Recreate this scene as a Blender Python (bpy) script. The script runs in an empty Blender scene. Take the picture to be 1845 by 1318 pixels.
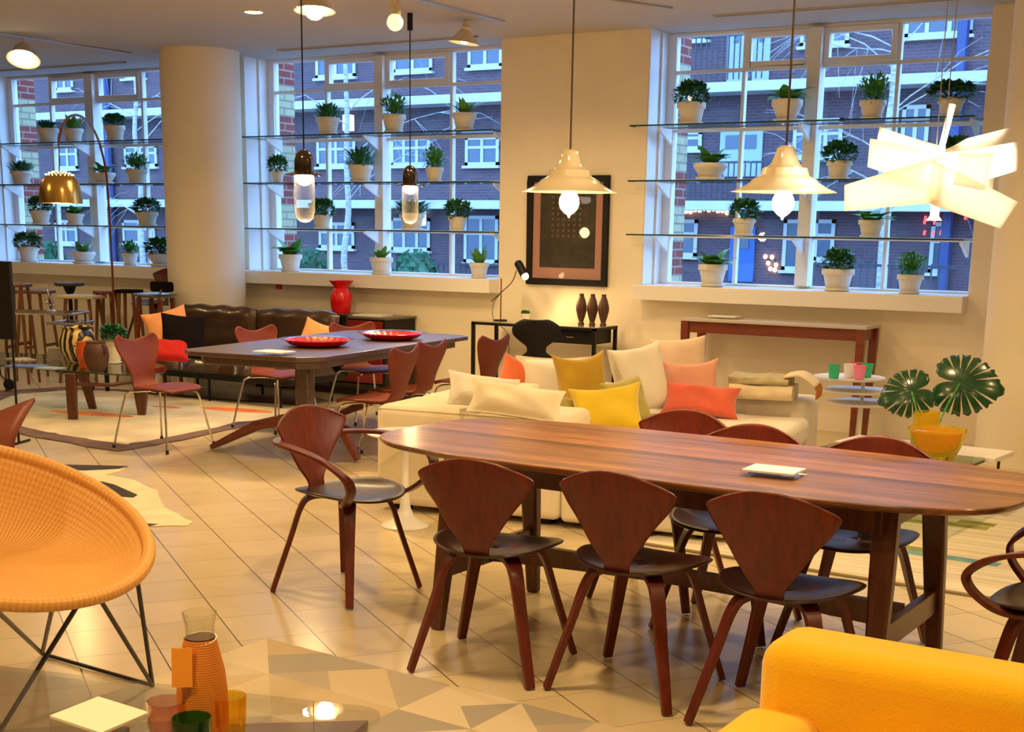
import bpy, bmesh, math, random
from mathutils import Vector, Matrix

S = bpy.context.scene
COL = S.collection
W, H = 1845, 1318
R = math.radians
PI = math.pi

# ------------------------------------------------------------------ camera
CF, CYAW, CPITCH, CROLL, CPY, CH = 2440.0, R(31.01), R(12.675), R(.918), 967.6, 1.55
_f = Vector((-math.sin(CYAW) * math.cos(CPITCH), math.cos(CYAW) * math.cos(CPITCH), -math.sin(CPITCH)))
_r = Vector((math.cos(CYAW), math.sin(CYAW), 0))
_u = _r.cross(_f)
_r, _u = _r * math.cos(CROLL) + _u * math.sin(CROLL), -_r * math.sin(CROLL) + _u * math.cos(CROLL)
cam = bpy.data.cameras.new('camera')
cam.sensor_width = 36
cam.sensor_fit = 'HORIZONTAL'
cam.lens = 36 * CF / W
cam.shift_y = (CPY - H / 2) / W
cam.clip_start = .05
cam.clip_end = 200
camo = bpy.data.objects.new('camera', cam)
camo.matrix_world = Matrix(((_r.x, _u.x, -_f.x, 0), (_r.y, _u.y, -_f.y, 0), (_r.z, _u.z, -_f.z, CH), (0, 0, 0, 1)))
COL.objects.link(camo)
S.camera = camo


def ray(px, py):
    return _f + _r * ((px - W / 2) / CF) + _u * ((CPY - py) / CF)


def fz(px, py, z=0.0):          # where a measured point lies on a level plane of height z
    d = ray(px, py)
    t = (z - CH) / d.z
    return Vector((d.x * t, d.y * t, z))


def wy(px, py, Y):              # ... on a plane parallel to the window wall
    d = ray(px, py)
    t = Y / d.y
    return Vector((d.x * t, Y, CH + d.z * t))


def at(px, py, dist):           # ... at a measured distance
    return Vector((0, 0, CH)) + ray(px, py) * dist


# ------------------------------------------------------------------ world and exposure
S.view_settings.view_transform = 'Standard'
S.view_settings.look = 'None'
S.view_settings.gamma = 1
S.view_settings.use_curve_mapping = False
S.view_settings.exposure = 0.0
wd = bpy.data.worlds.new('dusk')
S.world = wd
wd.use_nodes = True
bg = wd.node_tree.nodes['Background']
bg.inputs[0].default_value = (.26, .52, 1.0, 1)
bg.inputs[1].default_value = 8.0

WARM = (1.0, .66, .285)


def spot(loc, target, power, size=70, blend=.6, rad=.05, col=WARM):
    l = bpy.data.lights.new('ceiling_spot_light', 'SPOT')
    l.energy = power
    l.color = col
    l.spot_size = R(size)
    l.spot_blend = blend
    l.shadow_soft_size = rad
    o = bpy.data.objects.new('ceiling_spot_light', l)
    o.location = loc
    o.rotation_euler = (Vector(target) - Vector(loc)).to_track_quat('-Z', 'Y').to_euler()
    COL.objects.link(o)
    return o


def point(loc, power, rad=.04, col=WARM):
    l = bpy.data.lights.new('lamp_light', 'POINT')
    l.energy = power
    l.color = col
    l.shadow_soft_size = rad
    o = bpy.data.objects.new('lamp_light', l)
    o.location = loc
    COL.objects.link(o)
    return o


CEIL = 3.23
# broad soft light of the shop's many ceiling lamps (behind the camera and between the tracks), plus one added fill
for (x, y, e) in ((-2.5, .6, 110), (-6, 2.5, 110), (-2.5, 3.6, 100), (-5.5, 5.6, 120), (-9.5, 4.5, 100), (-6.80, 8.20, 90),
                  (-2.2, 7.0, 95), (-5.6, 8.6, 85), (1.5, 3.5, 80), (1.5, 7.0, 80), (-12.0, 7.5, 100), (-4.2, 9.3, 45), (-.6, 8.6, 45), (-.9, 1.7, 75)):  # last light is added to brighten the yellow armchair
    l = bpy.data.lights.new('ceiling_and_fill_light', 'AREA')
    l.shape = 'DISK'
    l.size = .18
    l.energy = e * .39
    l.color = WARM
    l.spread = R(150)
    o = bpy.data.objects.new('ceiling_and_fill_light', l)
    o.location = (x, y, CEIL - .03)
    COL.objects.link(o)


# ------------------------------------------------------------------ materials
def nodes(name):
    m = bpy.data.materials.new(name)
    m.use_nodes = True
    nt = m.node_tree
    b = nt.nodes['Principled BSDF']
    return m, nt, b


def lk(nt, a, b):
    nt.links.new(a, b)


def mat(name, col, rough=.5, metal=0, noise=None, bump=None, coat=0, emis=None, alpha=None, spec=None, sheen=0, trans=0, ior=None):
    """noise=(scale,amount,stretch) mottles the colour; bump=(scale,strength,stretch)"""
    m, nt, b = nodes(name)
    c = (*col, 1)
    b.inputs['Base Color'].default_value = c
    b.inputs['Roughness'].default_value = rough
    b.inputs['Metallic'].default_value = metal
    b.inputs['Coat Weight'].default_value = coat
    b.inputs['Coat Roughness'].default_value = .12
    b.inputs['Sheen Weight'].default_value = sheen
    b.inputs['Transmission Weight'].default_value = trans
    if ior:
        b.inputs['IOR'].default_value = ior
    if spec is not None:
        b.inputs['Specular IOR Level'].default_value = spec
    if emis:
        b.inputs['Emission Color'].default_value = (*emis[0], 1)
        b.inputs['Emission Strength'].default_value = emis[1]
    tc = None

    def nz(scale, st):
        nonlocal tc
        if tc is None:
            tc = nt.nodes.new('ShaderNodeTexCoord')
        mp = nt.nodes.new('ShaderNodeMapping')
        mp.inputs['Scale'].default_value = st or (1, 1, 1)
        n = nt.nodes.new('ShaderNodeTexNoise')
        n.inputs['Scale'].default_value = scale
        n.inputs['Detail'].default_value = 4
        lk(nt, tc.outputs['Object'], mp.inputs[0])
        lk(nt, mp.outputs[0], n.inputs['Vector'])
        return n
    if noise:
        n = nz(noise[0], noise[2] if len(noise) > 2 else None)
        mx = nt.nodes.new('ShaderNodeValToRGB')
        a = noise[1]
        mx.color_ramp.elements[0].position = .3
        mx.color_ramp.elements[1].position = .7
        mx.color_ramp.elements[0].color = (col[0] * (1 - a), col[1] * (1 - a), col[2] * (1 - a), 1)
        mx.color_ramp.elements[1].color = (min(1, col[0] * (1 + a)), min(1, col[1] * (1 + a)), min(1, col[2] * (1 + a)), 1)
        lk(nt, n.outputs['Fac'], mx.inputs[0])
        lk(nt, mx.outputs[0], b.inputs['Base Color'])
    if bump:
        n = nz(bump[0], bump[2] if len(bump) > 2 else None)
        bp = nt.nodes.new('ShaderNodeBump')
        bp.inputs['Strength'].default_value = bump[1]
        bp.inputs['Distance'].default_value = .01
        lk(nt, n.outputs['Fac'], bp.inputs['Height'])
        lk(nt, bp.outputs[0], b.inputs['Normal'])
    return m


def thin_glass(name, tint=(1, 1, 1), refl=.5, rough=.0, ior=1.45):
    m, nt, b = nodes(name)
    nt.nodes.remove(b)
    out = nt.nodes['Material Output']
    t = nt.nodes.new('ShaderNodeBsdfTransparent')
    t.inputs[0].default_value = (*tint, 1)
    g = nt.nodes.new('ShaderNodeBsdfGlossy')
    g.inputs['Roughness'].default_value = rough
    lw = nt.nodes.new('ShaderNodeLayerWeight')
    lw.inputs[0].default_value = .5
    pw = nt.nodes.new('ShaderNodeMath')
    pw.operation = 'POWER'
    pw.inputs[1].default_value = 4
    lk(nt, lw.outputs['Facing'], pw.inputs[0])
    mm = nt.nodes.new('ShaderNodeMath')
    mm.operation = 'MULTIPLY_ADD'
    mm.use_clamp = True
    mm.inputs[1].default_value = .75 * min(1, refl)
    mm.inputs[2].default_value = .05 * min(1.2, refl)
    mx = nt.nodes.new('ShaderNodeMixShader')
    lk(nt, pw.outputs[0], mm.inputs[0])
    lk(nt, mm.outputs[0], mx.inputs[0])
    lk(nt, t.outputs[0], mx.inputs[1])
    lk(nt, g.outputs[0], mx.inputs[2])
    lk(nt, mx.outputs[0], out.inputs[0])
    return m


def wood(name, c1, c2, scale=3, stretch=(1, 14, 14), rough=.35, coat=.3, stripe=None, crough=.15):
    m, nt, b = nodes(name)
    b.inputs['Roughness'].default_value = rough
    b.inputs['Coat Weight'].default_value = coat
    b.inputs['Coat Roughness'].default_value = crough
    tc = nt.nodes.new('ShaderNodeTexCoord')
    mp = nt.nodes.new('ShaderNodeMapping')
    mp.inputs['Scale'].default_value = stretch
    n = nt.nodes.new('ShaderNodeTexNoise')
    n.inputs['Scale'].default_value = scale
    n.inputs['Detail'].default_value = 6
    n.inputs['Distortion'].default_value = .6
    r = nt.nodes.new('ShaderNodeValToRGB')
    r.color_ramp.elements[0].position = .3
    r.color_ramp.elements[1].position = .72
    r.color_ramp.elements[0].color = (*c1, 1)
    r.color_ramp.elements[1].color = (*c2, 1)
    lk(nt, tc.outputs['Object'], mp.inputs[0])
    lk(nt, mp.outputs[0], n.inputs['Vector'])
    lk(nt, n.outputs['Fac'], r.inputs[0])
    last = r.outputs[0]
    if stripe:      # long planks of differing tone, running along local X
        sp = nt.nodes.new('ShaderNodeSeparateXYZ')
        lk(nt, tc.outputs['Object'], sp.inputs[0])
        n2 = nt.nodes.new('ShaderNodeTexNoise')
        n2.noise_dimensions = '1D'
        n2.inputs['Scale'].default_value = stripe
        n2.inputs['Detail'].default_value = 3
        lk(nt, sp.outputs['Y'], n2.inputs['W'])
        r2 = nt.nodes.new('ShaderNodeValToRGB')
        r2.color_ramp.elements[0].position = .35
        r2.color_ramp.elements[1].position = .68
        r2.color_ramp.elements[0].color = (.55, .55, .55, 1)
        r2.color_ramp.elements[1].color = (1.7, 1.65, 1.6, 1)
        lk(nt, n2.outputs['Fac'], r2.inputs[0])
        mx = nt.nodes.new('ShaderNodeMix')
        mx.data_type = 'RGBA'
        mx.blend_type = 'MULTIPLY'
        mx.inputs[0].default_value = 1
        lk(nt, last, mx.inputs[6])
        lk(nt, r2.outputs[0], mx.inputs[7])
        last = mx.outputs[2]
    lk(nt, last, b.inputs['Base Color'])
    return m


def floor_mat():
    m, nt, b = nodes('cream_floor_tile')
    tc = nt.nodes.new('ShaderNodeTexCoord')
    sp = nt.nodes.new('ShaderNodeSeparateXYZ')
    lk(nt, tc.outputs['Object'], sp.inputs[0])

    def mth(op, a, bb=None, c=None):
        n = nt.nodes.new('ShaderNodeMath')
        n.operation = op
        for i, v in enumerate((a, bb, c)):
            if v is None:
                continue
            if isinstance(v, (int, float)):
                n.inputs[i].default_value = v
            else:
                lk(nt, v, n.inputs[i])
        return n.outputs[0]
    T = R(144.64)

    def coord(ax, ay, off, step):
        v = mth('ADD', mth('MULTIPLY', sp.outputs['X'], ax), mth('MULTIPLY', sp.outputs['Y'], ay))
        v = mth('DIVIDE', mth('SUBTRACT', v, off), step)
        return v
    ca = coord(-math.sin(T), math.cos(T), -1.938, .2985)
    cb = coord(math.cos(T), math.sin(T), 3.985, .3375)

    def line(c, w):
        fr = mth('FRACT', mth('ADD', c, .5))
        return mth('LESS_THAN', mth('ABSOLUTE', mth('SUBTRACT', fr, .5)), w)
    la = line(ca, .0085)
    lb = mth('MULTIPLY', line(cb, .006), .55)
    g = mth('MAXIMUM', la, lb)
    # tone of each tile
    ia = mth('FLOOR', ca)
    ib = mth('FLOOR', cb)
    cmb = nt.nodes.new('ShaderNodeCombineXYZ')
    lk(nt, ia, cmb.inputs[0])
    lk(nt, ib, cmb.inputs[1])
    wn = nt.nodes.new('ShaderNodeTexWhiteNoise')
    lk(nt, cmb.outputs[0], wn.inputs[0])
    n = nt.nodes.new('ShaderNodeTexNoise')
    n.inputs['Scale'].default_value = 6
    n.inputs['Detail'].default_value = 5
    lk(nt, tc.outputs['Object'], n.inputs['Vector'])
    fac = mth('ADD', mth('MULTIPLY', wn.outputs['Value'], .35), mth('MULTIPLY', n.outputs['Fac'], .65))
    r = nt.nodes.new('ShaderNodeValToRGB')
    r.color_ramp.elements[0].color = (.54, .44, .27, 1)
    r.color_ramp.elements[1].color = (.69, .575, .38, 1)
    lk(nt, fac, r.inputs[0])
    mx = nt.nodes.new('ShaderNodeMix')
    mx.data_type = 'RGBA'
    lk(nt, g, mx.inputs[0])
    lk(nt, r.outputs[0], mx.inputs[6])
    mx.inputs[7].default_value = (.10, .07, .045, 1)
    lk(nt, mx.outputs[2], b.inputs['Base Color'])
    b.inputs['Roughness'].default_value = .22
    b.inputs['Specular IOR Level'].default_value = .6
    return m


def brick_mat(name, c1, c2, mortar, scale=1.0, bw=.225, rh=.075, rotx=False):
    m, nt, b = nodes(name)
    tc = nt.nodes.new('ShaderNodeTexCoord')
    mp = nt.nodes.new('ShaderNodeMapping')
    sp = nt.nodes.new('ShaderNodeSeparateXYZ')
    cm = nt.nodes.new('ShaderNodeCombineXYZ')
    lk(nt, tc.outputs['Object'], sp.inputs[0])
    ad = nt.nodes.new('ShaderNodeMath')
    ad.operation = 'ADD'
    lk(nt, sp.outputs['X'], ad.inputs[0])
    lk(nt, sp.outputs['Y'], ad.inputs[1])
    lk(nt, ad.outputs[0], cm.inputs[0])
    lk(nt, sp.outputs['Z'], cm.inputs[1])
    br = nt.nodes.new('ShaderNodeTexBrick')
    br.inputs['Color1'].default_value = (*c1, 1)
    br.inputs['Color2'].default_value = (*c2, 1)
    br.inputs['Mortar'].default_value = (*mortar, 1)
    br.inputs['Scale'].default_value = scale
    br.inputs['Mortar Size'].default_value = .008
    br.inputs['Brick Width'].default_value = bw
    br.inputs['Row Height'].default_value = rh
    lk(nt, cm.outputs[0], br.inputs['Vector'])
    lk(nt, br.outputs['Color'], b.inputs['Base Color'])
    b.inputs['Roughness'].default_value = .85
    return m


M = {}
M['floor'] = floor_mat()
M['wall'] = mat('cream_wall_paint', (.86, .79, .64), .8, noise=(3, .03), bump=(60, .05))
M['ceil'] = mat('ceiling_paint', (.49, .48, .48), .85)
M['white'] = mat('white_gloss_paint', (.80, .80, .79), .35)
M['whitepl'] = mat('white_lacquer', (.86, .85, .82), .3)
M['darkslot'] = mat('dark_slot', (.05, .045, .04), .7)
M['glass'] = thin_glass('window_glass', (.96, .98, 1.0), .55)
M['shelfglass'] = thin_glass('green_shelf_glass', (.90, .97, .95), .6)
M['shelfedge'] = mat('green_glass_edge', (.01, .06, .06), .15)
M['clear'] = thin_glass('clear_glass', (.97, .97, .95), 1.0)
M['pot'] = mat('cream_pot_glaze', (.74, .71, .62), .45, noise=(9, .05))
M['soil'] = mat('potting_soil', (.05, .03, .02), .9)
for nm, c in (('leaf_dark', (.045, .20, .06)), ('leaf_mid', (.075, .30, .05)), ('leaf_light', (.12, .34, .06)), ('leaf_teal', (.035, .20, .10))):
    M[nm] = mat(nm, c, .4, noise=(30, .45))
M['cherry'] = wood('cherry_ply', (.075, .006, .002), (.15, .014, .003), 4, (12, 12, 1.2), .4, .15)
M['cherrydark'] = wood('dark_seat_ply', (.018, .006, .005), (.038, .012, .009), 4, (12, 1.2, 12), .34, .2)
M['s7'] = mat('red_brown_leather', (.16, .028, .010), .5, noise=(8, .12), spec=.3)
M['walnut'] = wood('walnut_table_top', (.13, .047, .018), (.29, .13, .052), 5, (1, 14, 14), .34, .15, stripe=9)
M['walnutleg'] = wood('walnut_leg', (.070, .018, .008), (.13, .036, .015), 4, (10, 10, 1.2), .38, .25)
M['darkoak'] = wood('dark_stained_oak', (.045, .018, .014), (.09, .036, .028), 4, (12, 1, 12), .4, 1.0, crough=.34)
M['teak'] = wood('red_brown_teak', (.13, .022, .007), (.22, .045, .013), 4, (1.2, 10, 10), .4, .2)
M['stoolwood'] = wood('oak_stool_wood', (.13, .045, .015), (.24, .09, .03), 4, (10, 10, 1.2), .45, .1)
M['chrome'] = mat('chrome', (.75, .72, .68), .15, 1)
M['steel'] = mat('brushed_steel', (.55, .53, .50), .32, 1)
M['black'] = mat('black_paint', (.009, .008, .009), .5, spec=.25)
M['seam'] = mat('linen_seam', (.50, .40, .25), .9)
M['blackwire'] = mat('black_steel_rod', (.015, .012, .010), .4)
M['rubber'] = mat('black_rubber', (.01, .01, .01), .6)
M['linen'] = mat('cream_linen', (.80, .71, .53), .9, noise=(4, .05), bump=(140, .25), sheen=.2)
M['linenw'] = mat('white_linen', (.80, .75, .67), .9, noise=(4, .05), bump=(140, .25), sheen=.2)
M['leather'] = mat('dark_brown_leather', (.045, .020, .012), .33, noise=(6, .3), bump=(14, .4), coat=.25)
M['yellowfab'] = mat('yellow_wool', (.97, .56, .003), .95, noise=(5, .04), bump=(170, .3), sheen=.3)
M['mustard'] = mat('mustard_velvet', (.47, .29, .010), .85, noise=(7, .12), sheen=.4)
M['lemon'] = mat('yellow_velvet', (.70, .50, .012), .85, noise=(7, .08), sheen=.4)
M['olive'] = mat('olive_velvet', (.42, .37, .09), .85, noise=(7, .12), sheen=.3)
M['coral'] = mat('coral_velvet', (.68, .12, .07), .85, noise=(7, .10), sheen=.4)
M['rust'] = mat('orange_red_felt', (.74, .16, .06), .85, noise=(7, .10), sheen=.3)
M['pink'] = mat('dusty_pink_velvet', (.72, .36, .27), .85, noise=(7, .08), sheen=.4)
M['blush'] = mat('blush_linen', (.78, .60, .47), .9, noise=(4, .05), bump=(120, .2))
M['peach'] = mat('peach_wool', (.85, .38, .16), .9, noise=(7, .1))
M['redfab'] = mat('red_wool', (.55, .012, .010), .85)
M['blackfab'] = mat('black_wool', (.008, .006, .008), .95, spec=.1)
M['red'] = mat('red_glazed_ceramic', (.70, .006, .010), .3, coat=.25)
M['redlac'] = mat('red_brown_lacquer', (.20, .018, .012), .3, coat=.4)
M['gold'] = mat('gold_lustre', (.75, .50, .15), .22, 1)
M['orange'] = mat('orange_glaze', (.62, .09, .012), .25, coat=.3)
M['brownglaze'] = mat('brown_stoneware', (.09, .035, .022), .5, noise=(12, .3))
M['ivory'] = mat('ivory_ceramic', (.72, .62, .43), .18, coat=.7)
M['ivoryin'] = mat('ivory_ceramic_inside', (.80, .70, .48), .3)
M['cord'] = mat('dark_cord', (.06, .035, .022), .7)
M['paper'] = mat('white_paper', (.82, .79, .70), .7)
M['olivethrow'] = mat('olive_wool_throw', (.46, .42, .27), .95, noise=(20, .15), bump=(90, .4))
M['creamthrow'] = mat('cream_wool_throw', (.76, .66, .47), .95, noise=(20, .08), bump=(90, .4))
M['throwrust'] = mat('rust_wool_fringe', (.42, .16, .04), .95)
M['yglass'] = mat('yellow_glass', (1.0, .80, .10), .05, trans=.8, ior=1.15)
M['amber'] = mat('amber_glass', (1.0, .60, .07), .05, trans=.6, ior=1.15)
M['brickx'] = brick_mat('courtyard_brick', (.095, .050, .065), (.065, .036, .050), (.10, .085, .085))
M['brickp'] = brick_mat('red_pier_brick', (.25, .035, .022), (.19, .03, .02), (.3, .22, .18))
M['quoin'] = brick_mat('cream_glazed_brick', (.44, .42, .24), (.38, .36, .21), (.22, .2, .15))
M['concrete'] = mat('white_painted_concrete', (.44, .44, .44), .8, noise=(2, .06))
M['extwhite'] = mat('white_window_paint', (.46, .46, .46), .6)
M['extglass'] = mat('dusk_window_glass', (.05, .08, .12), .25, spec=.6)
M['extdark'] = mat('dark_recess', (.05, .045, .05), .8)
M['bluedoor'] = mat('blue_door_paint', (.02, .085, .30), .5)
M['paledoor'] = mat('pale_door_paint', (.30, .38, .44), .6)
M['railing'] = mat('dark_railing', (.03, .035, .05), .6)
M['pave'] = mat('courtyard_paving', (.10, .09, .09), .85, noise=(2, .2))
M['birch'] = mat('birch_bark', (.34, .34, .33), .8, noise=(9, .35, (1, 1, 4)))
M['hedge'] = mat('hedge_green', (.03, .12, .055), .8, noise=(12, .5))
M['downpipe'] = mat('blue_black_pipe', (.02, .04, .14), .5)


# ------------------------------------------------------------------ builders
def link(o, parent=None):
    COL.objects.link(o)
    if parent is not None:
        o.parent = parent
    return o


def empty(name, loc, rz=0, label=None, cat=None, group=None, kind=None):
    o = bpy.data.objects.new(name, None)
    o.empty_display_size = .1
    o.location = loc
    o.rotation_euler = (0, 0, rz)
    return tag(link(o), label, cat, group, kind)


def tag(o, label=None, cat=None, group=None, kind=None):
    if label:
        o['label'] = label
    if cat:
        o['category'] = cat
    if group:
        o['group'] = group
    if kind:
        o['kind'] = kind
    return o


def copy_tree(o, parent=None):
    c = o.copy()
    COL.objects.link(c)
    c.parent = parent
    for ch in list(o.children):
        copy_tree(ch, c)
    return c


class MB:
    def __init__(s):
        s.bm = bmesh.new()
        s.mi = 0

    def _new(s, n0):
        s.bm.faces.ensure_lookup_table()
        for f in s.bm.faces[n0:]:
            f.material_index = s.mi

    def quad(s, *vs):
        f = s.bm.faces.new([s.bm.verts.new(v) for v in vs])
        f.material_index = s.mi
        return f

    def box(s, c, size, rot=None, taper=None):
        n0 = len(s.bm.faces)
        hx, hy, hz = size[0] / 2, size[1] / 2, size[2] / 2
        t = taper or 1
        P = [Vector((x * hx * (t if z < 0 else 1), y * hy * (t if z < 0 else 1), z * hz)) for z in (-1, 1) for y in (-1, 1) for x in (-1, 1)]
        if rot:
            P = [rot @ p for p in P]
        v = [s.bm.verts.new(p + Vector(c)) for p in P]
        for f in ((0, 2, 3, 1), (4, 5, 7, 6), (0, 1, 5, 4), (2, 6, 7, 3), (0, 4, 6, 2), (1, 3, 7, 5)):
            s.bm.faces.new([v[i] for i in f])
        s._new(n0)
        return s

    def rng(s, x0, x1, y0, y1, z0, z1):
        return s.box(((x0 + x1) / 2, (y0 + y1) / 2, (z0 + z1) / 2), (abs(x1 - x0), abs(y1 - y0), abs(z1 - z0)))

    def tube(s, pts, rad, seg=8, caps=True):
        n0 = len(s.bm.faces)
        pts = [Vector(p) for p in pts]
        rs = rad if isinstance(rad, (list, tuple)) else [rad] * len(pts)
        rings = []
        prev = None
        for i, p in enumerate(pts):
            t = (pts[min(i + 1, len(pts) - 1)] - pts[max(i - 1, 0)]).normalized()
            if prev is None:
                a = t.cross(Vector((0, 0, 1)))
                if a.length < .05:
                    a = t.cross(Vector((0, 1, 0)))
                a.normalize()
            else:
                a = (prev - t * prev.dot(t)).normalized()
            prev = a
            b = t.cross(a)
            rings.append([s.bm.verts.new(p + (a * math.cos(k * 2 * PI / seg) + b * math.sin(k * 2 * PI / seg)) * rs[i]) for k in range(seg)])
        for i in range(len(rings) - 1):
            for k in range(seg):
                s.bm.faces.new((rings[i][k], rings[i][(k + 1) % seg], rings[i + 1][(k + 1) % seg], rings[i + 1][k]))
        if caps:
            s.bm.faces.new(rings[0][::-1])
            s.bm.faces.new(rings[-1])
        s._new(n0)
        return s

    def strip(s, pts, wd_, th, dirs):
        """rectangular section swept along pts; dirs = direction of the width at each point"""
        n0 = len(s.bm.faces)
        pts = [Vector(p) for p in pts]
        n = len(pts)
        ws = wd_ if isinstance(wd_, (list, tuple)) else [wd_] * n
        ts = th if isinstance(th, (list, tuple)) else [th] * n
        rings = []
        for i, p in enumerate(pts):
            t = (pts[min(i + 1, n - 1)] - pts[max(i - 1, 0)]).normalized()
            d = Vector(dirs[i] if isinstance(dirs, list) else dirs)
            d = (d - t * d.dot(t)).normalized()
            e = t.cross(d)
            a, b = d * ws[i] / 2, e * ts[i] / 2
            rings.append([s.bm.verts.new(q) for q in (p - a - b, p + a - b, p + a + b, p - a + b)])
        for i in range(n - 1):
            for k in range(4):
                s.bm.faces.new((rings[i][k], rings[i][(k + 1) % 4], rings[i + 1][(k + 1) % 4], rings[i + 1][k]))
        s.bm.faces.new(rings[0][::-1])
        s.bm.faces.new(rings[-1])
        s._new(n0)
        return s

    def lathe(s, prof, seg=28, c=(0, 0, 0), fn=None):
        n0 = len(s.bm.faces)
        c = Vector(c)
        rings = []
        for (r, z) in prof:
            if r < 1e-5:
                rings.append([s.bm.verts.new(c + Vector((0, 0, z)))])
            else:
                ring = []
                for k in range(seg):
                    a = 2 * PI * k / seg
                    rr = r * (fn(a, z) if fn else 1)
                    ring.append(s.bm.verts.new(c + Vector((rr * math.cos(a), rr * math.sin(a), z))))
                rings.append(ring)
        for i in range(len(rings) - 1):
            A, B = rings[i], rings[i + 1]
            for k in range(seg):
                k2 = (k + 1) % seg
                if len(A) == 1 and len(B) == 1:
                    continue
                if len(A) == 1:
                    s.bm.faces.new((A[0], B[k2], B[k]))
                elif len(B) == 1:
                    s.bm.faces.new((A[k], A[k2], B[0]))
                else:
                    s.bm.faces.new((A[k], A[k2], B[k2], B[k]))
        s._new(n0)
        return s

    def prism(s, outline, z0, z1):
        n0 = len(s.bm.faces)
        a = [s.bm.verts.new((x, y, z0)) for x, y in outline]
        b = [s.bm.verts.new((x, y, z1)) for x, y in outline]
        s.bm.faces.new(a[::-1])
        s.bm.faces.new(b)
        n = len(a)
        for i in range(n):
            s.bm.faces.new((a[i], a[(i + 1) % n], b[(i + 1) % n], b[i]))
        s._new(n0)
        return s

    def grid(s, f, nu, nv):
        n0 = len(s.bm.faces)
        V = [[s.bm.verts.new(f(i / nu, j / nv)) for i in range(nu + 1)] for j in range(nv + 1)]
        for j in range(nv):
            for i in range(nu):
                s.bm.faces.new((V[j][i], V[j][i + 1], V[j + 1][i + 1], V[j + 1][i]))
        s._new(n0)
        return s

    def sphere(s, c, r, seg=12, sc=(1, 1, 1)):
        prof = [(math.sin(PI * i / (seg // 2 + 2)) * r, -math.cos(PI * i / (seg // 2 + 2)) * r) for i in range(seg // 2 + 3)]
        n0 = len(s.bm.verts)
        s.lathe([(max(0, a), b) for a, b in prof], seg)
        s.bm.verts.ensure_lookup_table()
        for v in s.bm.verts[n0:]:
            v.co = Vector((v.co.x * sc[0], v.co.y * sc[1], v.co.z * sc[2])) + Vector(c)
        return s

    def build(s, name, m, parent=None, smooth=True, bevel=0, solid=0, sub=0, loc=None, angle=40, weld=True, segs=2):
        if weld:
            bmesh.ops.remove_doubles(s.bm, verts=s.bm.verts, dist=1e-5)
        bmesh.ops.recalc_face_normals(s.bm, faces=s.bm.faces)
        me = bpy.data.meshes.new(name)
        s.bm.to_mesh(me)
        s.bm.free()
        for mm in (m if isinstance(m, (list, tuple)) else [m]):
            me.materials.append(mm)
        if smooth:
            me.polygons.foreach_set('use_smooth', [True] * len(me.polygons))
            try:
                me.set_sharp_from_angle(angle=R(angle))
            except Exception:
                pass
        o = bpy.data.objects.new(name, me)
        if solid:
            md = o.modifiers.new('solid', 'SOLIDIFY')
            md.thickness = solid
            md.offset = 0
        if bevel:
            md = o.modifiers.new('bevel', 'BEVEL')
            md.width = bevel
            md.segments = segs
            md.limit_method = 'ANGLE'
            md.angle_limit = R(35)
        if sub:
            md = o.modifiers.new('sub', 'SUBSURF')
            md.levels = sub
            md.render_levels = sub
        if loc is not None:
            o.location = loc
        return link(o, parent)


def lerp(a, b, t):
    return a + (b - a) * t


def interp(tab, x):
    if x <= tab[0][0]:
        return tab[0][1]
    for (x0, y0), (x1, y1) in zip(tab, tab[1:]):
        if x <= x1:
            t = (x - x0) / (x1 - x0)
            t = t * t * (3 - 2 * t) if False else t
            return y0 + (y1 - y0) * t
    return tab[-1][1]


def smooth_path(pts, n=6):
    """Catmull-Rom through points"""
    P = [Vector(p) for p in pts]
    P = [P[0] * 2 - P[1]] + P + [P[-1] * 2 - P[-2]]
    out = []
    for i in range(1, len(P) - 2):
        for k in range(n):
            t = k / n
            a, b, c, d = P[i - 1], P[i], P[i + 1], P[i + 2]
            out.append(.5 * ((2 * b) + (c - a) * t + (2 * a - 5 * b + 4 * c - d) * t * t + (3 * b - a - 3 * c + d) * t ** 3))
    out.append(P[-2])
    return out


def shell(prof, wtab, dip=0.0, dome=0.0, curl=0.0, nu=14, nv=24, curltab=None, frontround=0.0):
    """bent-ply shell: prof = (y,z) path from the front edge up, wtab = half width by position 0..1,
    dip = how far the middle of the top edge sinks, curl = how far the sides wrap forward / up"""
    path = smooth_path([(0, y, z) for y, z in prof], 8)
    L = [0]
    for a, b in zip(path, path[1:]):
        L.append(L[-1] + (b - a).length)
    T = L[-1]

    def pos(s):
        s = max(0, min(1, s)) * T
        for i in range(len(L) - 1):
            if s <= L[i + 1] + 1e-9:
                t = (s - L[i]) / max(1e-9, L[i + 1] - L[i])
                p = path[i].lerp(path[i + 1], t)
                tg = (path[i + 1] - path[i]).normalized()
                return p, tg
        return path[-1], (path[-1] - path[-2]).normalized()

    def f(u, v):
        x = u * 2 - 1
        vv = v
        if dip:
            vv = v - dip * (1 - abs(x) ** 1.6) * max(0, (v - .6) / .4) ** 1.5
        if dome:
            vv = v - dome * abs(x) ** 2.1 * max(0, (v - .45) / .55) ** 1.3
        if frontround:
            vv = vv + frontround * (abs(x) ** 3) * max(0, (.3 - v) / .3)
        p, tg = pos(vv)
        n = Vector((0, tg.z, -tg.y))       # up for the seat, forward for the back
        if n.z < 0 and abs(tg.y) > abs(tg.z):
            n = -n
        if abs(tg.z) >= abs(tg.y) and n.y < 0:
            n = -n
        w = interp(wtab, v)
        c = interp(curltab, v) if curltab else curl
        return Vector((x * w, p.y, p.z)) + n * (c * x * x)
    return f


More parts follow.
